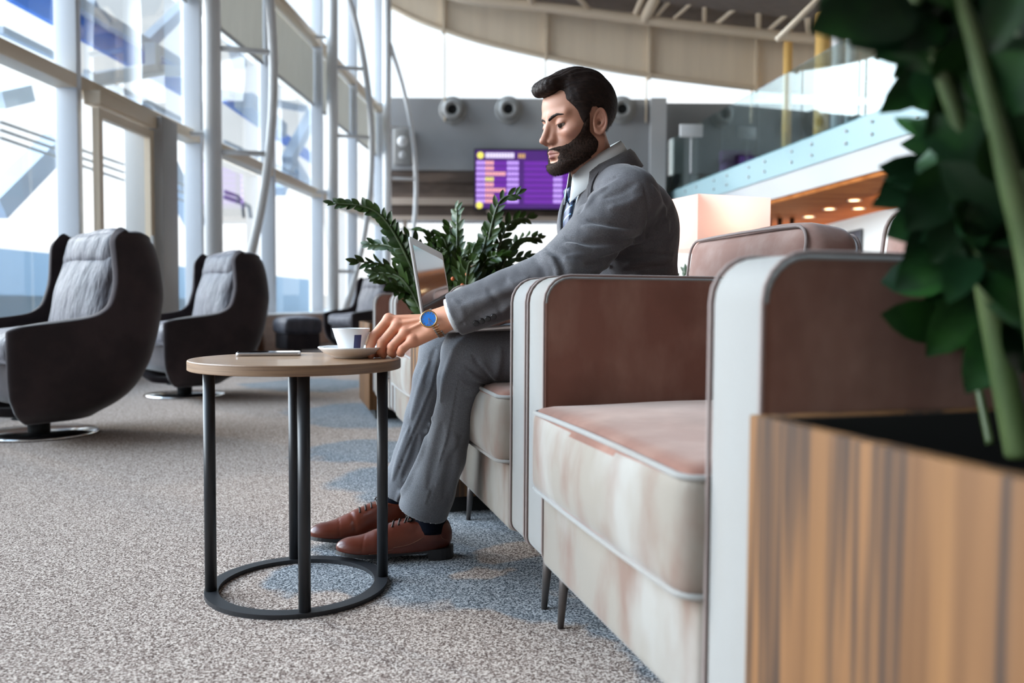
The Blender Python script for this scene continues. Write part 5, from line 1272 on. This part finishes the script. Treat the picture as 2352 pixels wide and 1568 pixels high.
TF = [chain(trousers, pl_, r_, a_) for pl_, r_, a_ in (
    ([(1068, 838), (1095, 862), (1126, 876)], .0055, -.006), ([(1085, 815), (1110, 845), (1132, 876)], .0055, -.005), ([(1060, 868), (1090, 882), (1120, 886)], .006, -.005), ([(1075, 850), (1100, 870), (1128, 882)], .006, .006), ([(1098, 828), (1120, 852), (1140, 872)], .006, .005),
    ([(1075, 905), (1100, 898), (1120, 892)], .006, .005), ([(1150, 800), (1145, 840), (1140, 870)], .008, .004), ([(1056, 862), (1044, 935), (1030, 1010), (1004, 1090), (981, 1158)], .0026, -.0030), ([(1052, 862), (1040, 935), (1024, 1010), (998, 1090), (975, 1158)], .004, .0018),
    ([(994, 960), (968, 1040), (935, 1110), (912, 1148)], .010, .006), ([(1015, 975), (1000, 1050), (985, 1120)], .012, -.005), ([(1045, 1000), (1050, 1070), (1035, 1150)], .012, .005), ([(1062, 1000), (1035, 1060), (1020, 1140)], .008, -.004), ([(1070, 770), (1045, 800), (1022, 860), (1012, 920)], .010, .004),
    ([(1014, 812), (996, 888), (965, 965), (936, 1030), (904, 1112)], .0026, -.0035), ([(1008, 812), (990, 888), (958, 965), (930, 1030), (900, 1105)], .004, .002), ([(985, 830), (960, 900), (945, 960)], .010, .004), ([(940, 980), (915, 1050), (902, 1100)], .008, .005), ([(960, 1000), (948, 1050), (925, 1100)], .008, -.005), ([(975, 880), (985, 840), (1000, 800)], .006, -.003))]
def trousers_c(p): return trousers(p) - crease(p, TF) - .0014 * nz(p, 34, 21)
tr_ = man_obj('trousers', trousers_c, (-.42, 1.86, .08), (.48, 2.44, .66), .0038, m_trs)
m_sock = mat('navy_sock', (.004, .005, .009), .95, spec=.05)
# shoes
m_brog = mat('chestnut_leather', (.120, .024, .010), .34, spec=.4, coat=.12, noise=[(9, (.075, .014, .007), .4, .7, None)], bump=[(140, .15, .001, None)])
m_sole = mat('black_sole', (.010, .009, .010), .5); m_lace = mat('dark_lace', (.03, .022, .018), .7); m_stitch = mat('stitch_thread', (.16, .06, .03), .6)
def shoe(heel, toe, side, lift):
    h = Vector(heel); t_ = Vector(toe); x = (t_ - h); L_ = x.length; x.normalize(); y = Vector((0, 0, 1)).cross(x).normalized(); z = x.cross(y); Rm = Matrix((x, y, z)).transposed(); Ri = np.array(Rm, np.float32)
    k = L_ / .29; h0 = np.array(h, np.float32)
    def up_(p):
        q = ((p - h0) @ Ri) / k
        bend = .010 * sstep(q[:, 0], .2, .3); q = q - np.stack([0 * bend, .012 * np.sin(np.clip(q[:, 0], 0, .3) / .3 * math.pi) * side, bend], 1).astype(np.float32)
        d = sd_ell(q, (.060, 0, .045), (.062, .036, .055)); d = smin(d, sd_ell(q, (.135, 0, .030), (.085, .042, .048)), .03); d = smin(d, sd_ell(q, (.215, 0, .022), (.075, .042, .030)), .03)
        d = smin(d, sd_cone(q, (.052, 0, .055), (.050, 0, .085), .035, .036), .02); d = smin(d, sd_cone(q, (.10, 0, .078), (.16, 0, .052), .020, .018), .02)
        d = smax(d, .012 - q[:, 2], .003); d = smax(d, (q[:, 2] - (.082 + .10 * np.clip(q[:, 0] - .06, 0, .05) - .5 * np.clip(.02 - q[:, 0], 0, .1) * 0)), .003)
        d = smax(d, -sd_cone(q, (.056, 0, .060), (.052, 0, .13), .030, .038), .003)
        # toe-cap groove and creases
        g_ = np.exp(-((q[:, 0] - .215 - .25 * np.abs(q[:, 1])) / .0016) ** 2) * .0010 + np.exp(-((q[:, 0] - .185) / .005) ** 2) * .0012 * (q[:, 2] > .03)
        return (d + g_) * k
    lo = np.minimum(np.array(h), np.array(t_)) - .08; hi = np.maximum(np.array(h), np.array(t_)) + .08; lo[2] = -.0; hi[2] = .13 + max(h.z, t_.z)
    u_ = sdf_obj('shoe', up_, lo, hi, .0030, m_brog); fix(u_)
    def T(a, b_, c_): return Vector(h) + (x * a + y * (b_ + .012 * math.sin(min(max(a, 0), .3) / .3 * math.pi) * side) + z * c_) * k
    ol = [(-.004, 0), (.004, .022), (.03, .034), (.08, .034), (.13, .038), (.19, .046), (.235, .043), (.27, .030), (.288, .012), (.292, 0)]
    ol = ol + [(a, -b_) for a, b_ in ol[::-1][1:-1]]; ol = [(p.x, p.y) for p in catmull([(a, b_, 0) for a, b_ in ol] + [(ol[0][0], ol[0][1], 0)], 3)[:-1]]
    lz = lambda a: .010 * float(sstep(np.array([a]), .2, .3)[0])
    n_ = len(ol); V = [T(a, b_, .007 + lz(a)) for a, b_ in ol] + [T(a * .99, b_ * 1.0, .0155 + lz(a)) for a, b_ in ol]
    so = MB().add(V, [tuple(range(n_))[::-1], tuple(range(n_, 2*n_))] + [(i, (i+1) % n_, n_+(i+1) % n_, n_+i) for i in range(n_)])
    hp = [(a, b_) for a, b_ in ol if a < .075]; hp = sorted(hp, key=lambda q: math.atan2(q[1], q[0] - .035)); m_ = len(hp)
    V = [T(a, b_, -.013) for a, b_ in hp] + [T(a, b_, .008) for a, b_ in hp]; so.add(V, [tuple(range(m_))[::-1], tuple(range(m_, 2*m_))] + [(i, (i+1) % m_, m_+(i+1) % m_, m_+i) for i in range(m_)])
    fix(so.build('sole', m_sole, None), u_)
    # laces
    for r_ in range(5):
        a = .095 + r_ * .0155; zz = .094 - r_ * .0085; 
        pts = [T(a, -.020, zz - .008), T(a + .003, -.008, zz + .002), T(a + .005, .004, zz + .003), T(a + .009, .020, zz - .009)]
        pts = [Vector(onto(up_, np.array(p), -np.array(z), .03)) + z * .001 for p in pts]
        fix(MB().tube(catmull(pts, 3), .0021, 6).build('lace', m_lace, None, True), u_)
    c_ = Vector(onto(up_, np.array(T(.098, 0, .09)), -np.array(z), .03))
    for s_ in (1, -1): fix(MB().tube(catmull([c_, c_ + y * .016 * s_ + z * .012 + x * .008, c_ + y * .026 * s_ + z * .003 + x * .014, c_ + y * .012 * s_ + x * .004 + z * .002], 4), .0020, 6).build('lace', m_lace, None, True), u_)
    for (pts_) in ([(.075, .05), (.11, .035), (.15, .03)], [(.15, .026), (.18, .020), (.21, .018)], [(.012, .035), (.028, .045), (.035, .07)]):
        for s_ in (1, -1):
            q_ = [Vector(onto(up_, np.array(T(a, s_ * .07, c)), -np.array(y) * s_, .02)) for a, c in pts_]
            fix(MB().tube(catmull(q_, 4), .0006, 5).build('stitch_line', m_stitch, None, True), u_)
    return u_
hn, tn = P(1038, 1290, 2.11), P(772, 1299, 2.055); hn = Vector((hn.x, hn.y, .014)); tn = Vector((tn.x, tn.y, .006))
sn = shoe(hn, tn, -.5, 0)
hf2, tf2 = Vector((-.262, 2.315, .016)), Vector((-.535, 2.175, .006)); sf2 = shoe(hf2, tf2, .5, 0)
for (h_, t_, kn, nm) in ((hn, tn, ANn, 'n'), (hf2, tf2, ANf, 'f')):
    x = (t_ - h_).normalized(); a = h_ + x * .055 + Vector((0, 0, .055)); top = Vector(leg_n[-1][0] if nm == 'n' else leg_f[-1][0]) + Vector((.01, 0, .06)); a2 = a + Vector((0, 0, .05))
    o = MB().tube(catmull([a, a2, a2.lerp(top, .5), top], 5), [.041] * 5 + [.043] * 5 + [.044] * 5 + [.045], 24).build('sock', m_sock, None, True); fix(o)
# ---- watch
m_gold = mat('gold', (.75, .48, .20), .22, metal=1); m_gs = mat('steel_link', (.62, .60, .57), .25, metal=1); m_rg = mat('rose_gold_link', (.72, .38, .20), .25, metal=1); m_dial = mat('blue_dial', (.02, .22, .75), .18, spec=.6, coat=1)
wtc = Vector(P(985, 733, 1.853)); nW = (CAM - wtc).normalized(); nW = (nW + Vector((-.12, 0, .30))).normalized()
wt = empty('wristwatch', wtc, 0, 'gold-rimmed wristwatch with blue dial on the man\'s left wrist', 'watch')
upw = Vector((-.35, 0, .95)); upw = (upw - nW * upw.dot(nW)).normalized(); rw = upw.cross(nW).normalized(); Mw = Matrix((rw, upw, nW)).transposed().to_4x4()
MB().lathe([(.0001, -.004), (.0180, -.004), (.0200, -.0015), (.0200, .0025), (.0190, .0045), (.0172, .0050), (.0168, .0035)], 48, M=Mw).build('case', m_gold, wt, True)
MB().lathe([(.0001, .0037), (.0170, .0037)], 48, M=Mw).build('dial', m_dial, wt)
mk = MB()
for k in range(12):
    a = math.radians(30 * k); mk.box((-.0005, .0125, .0038), (.0005, .0155, .0042), Mw @ Matrix.Rotation(a, 4, 'Z'))
mk.build('hour_marks', m_gold, wt)
MB().box((-.0007, -.002, .0043), (.0007, .0095, .0047), Mw @ Matrix.Rotation(math.radians(205), 4, 'Z')).build('hour_hand', m_gs, wt); MB().box((-.0005, -.002, .0048), (.0005, .0135, .0051), Mw @ Matrix.Rotation(math.radians(165), 4, 'Z')).build('minute_hand', m_gs, wt)
MB().lathe([(.0001, .0045), (.0028, .0045), (.003, 0), (.0001, 0)], 12, M=Mw @ Matrix.Translation((-.021, 0, .0005)) @ Matrix.Rotation(math.radians(90), 4, 'Y')).build('crown', m_gold, wt, True)
# bracelet: links round the wrist
axw = Vector(FA - WR).normalized(); bc_ = Vector(WR) + Vector((-.004, .0, .0)); c1 = (wtc - bc_); c1 = (c1 - axw * c1.dot(axw)).normalized(); c2 = axw.cross(c1); bc_ = bc_ + axw * (wtc - bc_).dot(axw)
if c2.z < 0: c2 = -c2
lk = {0: MB(), 1: MB()}
for k in range(44):
    a = 2 * math.pi * k / 44
    if math.cos(a) > .86: continue
    cen = bc_ + axw * (.004 - .006 * math.sin(a)); rr_ = .0335
    p_ = np.array(cen); dirk = np.array(c1 * math.cos(a) + c2 * math.sin(a), np.float32)
    q = Vector(onto(hand_sdf, np.array(cen) , -dirk, .055)) if True else cen
    nrm = Vector(dirk); tg = axw.cross(nrm).normalized(); Mk = Matrix((axw, tg, nrm)).transposed().to_4x4(); Mk.translation = q + nrm * .0015 - Vector(wtc)
    for j in range(-2, 3):
        lk[1 if j in (-1, 0, 1) else 0].box((j * .0032 - .0015, -.0021 + (j % 2) * .0008, -.0012), (j * .0032 + .0015, .0021 + (j % 2) * .0008, .0013), Mk)
for k_, m_ in ((0, m_gs), (1, m_rg)): 
    o = lk[k_].build('bracelet_links', m_, wt)
# ---- laptop
m_alum = mat('laptop_aluminium', (.62, .60, .60), .3, metal=.5); m_scr = mat('laptop_screen', (.012, .014, .016), .10, spec=.6, coat=1); m_bez = mat('laptop_bezel', (.50, .47, .45), .35, metal=.3)
TL, TRr, BL, BR = P(932, 537, 1.95), P(1009, 586, 2.215), P(976, 757, 1.945), P(1048, 772, 2.21)
lap = empty('laptop', BL, 0, 'thin silver laptop open on the man\'s lap with dark reflecting screen', 'laptop')
wv = (BR - BL); w_l = wv.length; wv.normalize(); hv = (TL - BL); hv = hv - wv * hv.dot(wv); h_l = hv.length; hv.normalize(); nv = wv.cross(hv).normalized()
if nv.x < 0: nv = -nv
Ml = Matrix((wv, hv, nv)).transposed().to_4x4()
MB().prism(rr_profile(0, w_l, 0, h_l, (.004, .004, .010, .010)), 2, -.004, .0).build('lid', m_alum, lap).data.transform(Ml)
MB().prism(rr_profile(.001, w_l - .001, .001, h_l - .001, (.004, .004, .009, .009)), 2, .0, .0008).build('bezel', m_bez, lap).data.transform(Ml)
MB().box((.012, .014, .0008), (w_l - .012, h_l - .020, .0014)).build('screen', m_scr, lap).data.transform(Ml)
bd_ = (P(1195, 751, 2.0) - BL); bd_ = bd_ - wv * bd_.dot(wv); bd_.normalize(); nb2 = wv.cross(bd_); nb2 = nb2 if nb2.z > 0 else -nb2
Mb_ = Matrix((wv, bd_, nb2)).transposed().to_4x4()
kb_ = MB().prism(rr_profile(0, w_l, 0, .215, (.004, .004, .010, .010)), 2, -.010, -.001).build('base', m_alum, lap, bevel=.002); kb_.data.transform(Mb_)
ky = MB()
for r_ in range(5):
    for c_ in range(14): ky.box((.014 + c_ * (w_l - .03) / 14, .02 + r_ * .019, -.001), (.014 + (c_ + .86) * (w_l - .03) / 14, .036 + r_ * .019, .0003))
o = ky.build('keys', m_black, lap); o.data.transform(Mb_); o['kind'] = 'stuff'
# ================================================================== PLANTS
m_leaf = mat('glossy_leaf', (.014, .032, .005), .38, spec=.25, noise=[(9, (.032, .062, .008), .4, .7, None)])
m_leafd = mat('dark_glossy_leaf', (.004, .015, .005), .36, spec=.28, noise=[(14, (.012, .045, .008), .45, .7, None)])
m_stem = mat('leaf_stem', (.030, .050, .014), .45, noise=[(20, (.050, .070, .022), .4, .7, (1, 1, .3))])
def leaf(mb, a, b_, w_, nrm, fold=.25, curl=.12):
    a = Vector(a); b_ = Vector(b_); x = b_ - a; L_ = x.length; x.normalize(); n_ = Vector(nrm); n_ = (n_ - x * n_.dot(x)); n_ = n_.normalized() if n_.length > 1e-4 else x.orthogonal().normalized(); y = n_.cross(x)
    V = []; N = 7
    for i in range(N):
        t_ = i / (N - 1); wdt = w_ * (math.sin(math.pi * min(1, t_ * .93 + .05)) ** .75) * (1 - .15 * t_); c = a + x * (L_ * t_) - n_ * (curl * L_ * (t_ - .5) ** 2 * 2)
        if i == N - 1: wdt = w_ * .03
        for s_ in (-1, -.5, 0, .5, 1): V.append(c + y * wdt * s_ * .5 + n_ * (fold * wdt * .5 * (abs(s_) - .35)))
    mb.add(V, [(i*5+j, i*5+j+1, (i+1)*5+j+1, (i+1)*5+j) for i in range(N-1) for j in range(4)])
def frond(par, pts, r_, leafL, rng, m_l, start=.3, gap=.028, spread=60, upb=.5, wr=.42):
    """one stem with its paired leaflets; stem is a part, leaflets its sub-part"""
    c = catmull(pts, 10); k = len(c); st = MB().tube(c, [r_ * (1 - .72 * i / (k - 1)) for i in range(k)], 8).build('stem', m_stem, par, True)
    mb = MB(); L_ = 0; lens = [0]
    for i in range(1, k): L_ += (c[i] - c[i-1]).length; lens.append(L_)
    d = start * L_; side = 1; pl = Vector((rng.uniform(-.7, .7), -1 if rng.random() < .75 else 1, rng.uniform(-.1, .5))).normalized()
    while d < L_:
        i = max(j for j in range(k) if lens[j] <= d); i = min(i, k - 2); p = c[i].lerp(c[i+1], (d - lens[i]) / max(1e-6, lens[i+1] - lens[i])); t_ = (c[i+1] - c[i]).normalized()
        y = t_.cross(pl).normalized(); q = (d / L_); ll = leafL * (1 - .45 * abs(q - .55) / .55) * rng.uniform(.85, 1.12)
        a = math.radians(spread * rng.uniform(.75, 1.15) * (1 - .45 * q)); dr = t_ * math.cos(a) + y * side * math.sin(a) + pl * rng.uniform(-.15, .25); dr.normalize()
        n_ = (pl + Vector((rng.uniform(-.3, .3), rng.uniform(-.3, .3), rng.uniform(-.2, .4)))).normalized()
        leaf(mb, p, p + dr * ll, ll * wr, n_); side = -side; d += gap * rng.uniform(.75, 1.2) * .5
    leaf(mb, c[-1], c[-1] + (c[-1] - c[-2]).normalized() * leafL * .7, leafL * .3, pl)
    if mb.v: o = mb.build('leaflets', m_l, st, True)
    return st
rng = random.Random(5)
def plant(name, loc, lb, grp=None): return empty(name, loc, 0, lb, 'plant', grp)
# middle planter
cM = RP(2.80, .26, .43); pm = plant('zamioculcas', cM, 'leafy dark green plant in the middle wooden planter behind the laptop')
tips = [((766, 466), 2.72, .30), ((1048, 476), 3.0, .6), ((1184, 446), 2.85, .45), ((1152, 512), 3.0, .4), ((905, 535), 2.85, .35), ((822, 600), 2.72, .3), ((850, 560), 2.8, .4), ((962, 528), 3.1, .4), ((1012, 545), 2.9, .3), ((1100, 560), 2.85, .3), ((1236, 545), 3.0, .4), ((1215, 500), 2.95, .45),
        ((1060, 590), 2.75, .3), ((935, 610), 2.75, .3), ((1130, 590), 2.75, .3), ((885, 650), 2.7, .3), ((1000, 620), 2.7, .3), ((1085, 640), 2.68, .3), ((1180, 620), 2.75, .3), ((860, 625), 2.75, .3), ((970, 570), 2.85, .3), ((1040, 560), 3.0, .3), ((920, 570), 2.95, .3), ((1150, 640), 2.7, .3), ((1210, 590), 2.9, .3), ((1025, 520), 3.1, .4)]
for k in range(9): tips.append(((rng.uniform(850, 1230), rng.uniform(585, 690)), rng.uniform(2.62, 2.95), .15))
for k in range(22): tips.append(((rng.uniform(1000, 1160), rng.uniform(560, 690)), rng.uniform(2.62, 2.9), .12))
for i, ((x, y), D, st) in enumerate(tips):
    tip = P(x, y, D); b_ = P(max(1000, 1040 + (x - 1010) * .3), 735, 2.78 + rng.uniform(-.1, .12)); b_.z = .42; v = tip - b_
    m1 = b_ + Vector((v.x * .12, v.y * .12, v.z * .45)); m2 = b_ + Vector((v.x * .52, v.y * .52, v.z * .92))
    frond(pm, [p - cM for p in (b_, m1, m2, tip)], .0075, .062 if i else .052, rng, m_leaf, st, .030 if i else .024, 58, wr=.46 if i else .62)
# berries
bm_ = MB()
for (x, y) in ((1073, 630), (1086, 612), (1062, 655), (1040, 640)): bm_.lathe([(.0001, -.007), (.005, -.005), (.007, 0), (.005, .005), (.0001, .007)], 10, c=tuple(P(x, y, 2.66) - cM))
bm_.build('orange_berries', mat('orange_berry', (.5, .12, .03), .4), pm, True)['kind'] = 'stuff'
# plant behind the man
pb = empty('potted_plant', (.72, 3.45, 0), 0, 'small leafy potted plant glimpsed behind the man\'s back under the lampshade', 'plant')
MB().lathe([(.001, 0), (.11, 0), (.15, .42), (.14, .43), (.13, .40), (.001, .39)], 28).build('pot', m_light, pb, True)
for k in range(10):
    a = k * .7; tip = Vector((.17 * math.cos(a), .15 * math.sin(a), rng.uniform(.72, .84))); frond(pb, [Vector((.03 * math.cos(a), .03 * math.sin(a), .38)), Vector((.06 * math.cos(a), .06 * math.sin(a), .6)), tip], .005, .06, rng, m_leaf, .3, .03)
# nearest planter: thick stems close to the lens
cN = RP(.5, .3, .43); pn = plant('zamioculcas', cN, 'large dark green plant with thick stems in the nearest planter, right edge')
def NS(pts, r_, leafL, st, gap, **k): return frond(pn, [P(*p) - cN for p in pts], r_, leafL, rng, m_leafd, st, gap, **k)
NS([(2345, 1045, .735), (2300, 820, .73), (2262, 620, .72), (2236, 450, .71), (2190, 250, .70), (2130, 80, .69), (2085, -70, .68)], .0135, .085, .80, .07)
NS([(2420, 1000, .66), (2375, 640, .65), (2325, 430, .64), (2285, 270, .63), (2230, 70, .62), (2190, -60, .61)], .0125, .085, .82, .07)
NS([(2275, 1020, .80), (2240, 850, .82), (2218, 700, .84), (2190, 600, .86), (2150, 520, .88)], .0045, .075, .62, .05)
for k in range(15):
    x0 = rng.uniform(2380, 2600); x2 = x0 - rng.uniform(-40, 130); D = rng.uniform(.60, .95)
    NS([(x0 + 30, 1030, D + .02), (x0, 700, D + .01), (x0 - 60, 350, D), (x2 - 60, rng.uniform(-120, 120), D)], .008, .095, .22, .045, wr=.5)
for k in range(7):   # fronds behind, further into the planter
    x0 = rng.uniform(2420, 2560); D = rng.uniform(.8, 1.0)
    NS([(x0, 900, D), (x0 - 70, 550, D), (x0 - 140, 250, D), (x0 - 190, rng.uniform(-60, 130), D)], .006, .10, .2, .045, wr=.5)
ex = MB()
LV = [((2110, 10, .66), (1868, 60, .62), .062), ((2060, -40, .66), (1880, 10, .66), .05), ((2175, 40, .68), (1960, 95, .64), .055), ((2180, 60, .7), (2010, 130, .7), .045), ((2260, 120, .7), (2040, 60, .7), .06), ((2185, 335, .73), (2052, 264, .78), .020),
      ((2250, 330, .74), (2160, 400, .74), .05), ((2215, 180, .72), (2130, 320, .70), .035), ((2230, 470, .76), (2030, 400, .82), .05), ((2105, 395, .9), (2020, 470, .9), .045), ((2240, 350, .74), (2100, 370, .8), .055), ((2245, 430, .72), (2110, 420, .76), .06),
      ((2230, 520, .70), (2195, 470, .66), .03), ((2235, 560, .72), (2180, 690, .68), .035), ((2200, 600, .84), (2090, 560, .84), .05), ((2195, 610, .84), (2070, 605, .86), .035), ((2210, 640, .84), (2140, 700, .84), .04), ((2150, 520, .88), (2100, 560, .86), .05),
      ((2150, 540, .86), (2130, 640, .84), .045), ((2300, 420, .66), (2330, 250, .62), .05), ((2280, 600, .70), (2340, 480, .66), .05), ((2245, 480, .72), (2330, 560, .66), .06), ((2235, 400, .72), (2300, 520, .68), .06), ((2270, 250, .64), (2352, 120, .6), .06), ((2180, 200, .7), (2260, 60, .66), .06), ((2200, 240, .72), (2120, 130, .74), .06), ((2130, 60, .7), (2230, -40, .66), .06), ((2350, 700, .70), (2290, 580, .72), .06), ((2352, 850, .72), (2320, 700, .72), .05)]
for a, b_, w_ in LV: leaf(ex, P(*a) - cN, P(*b_) - cN, w_, (rng.uniform(-.4, .4), -1, rng.uniform(-.1, .7)), .18, .10)
for k in range(150):
    D = rng.uniform(.72, 1.05); x = rng.uniform(2180, 2420) + (D - .7) * 60; y = rng.uniform(-20, 780); a = rng.uniform(-1.2, 1.2) + (math.pi if rng.random() < .5 else 0); L_ = rng.uniform(.06, .09) / D * 1900
    leaf(ex, P(x, y, D) - cN, P(x + L_ * math.cos(a), y + L_ * math.sin(a), D + rng.uniform(-.03, .03)) - cN, rng.uniform(.04, .055), (rng.uniform(-.5, .5), -1, rng.uniform(-.3, .7)), .18, .10)
ex.build('broad_leaves', m_leafd, pn, True)['kind'] = 'stuff'
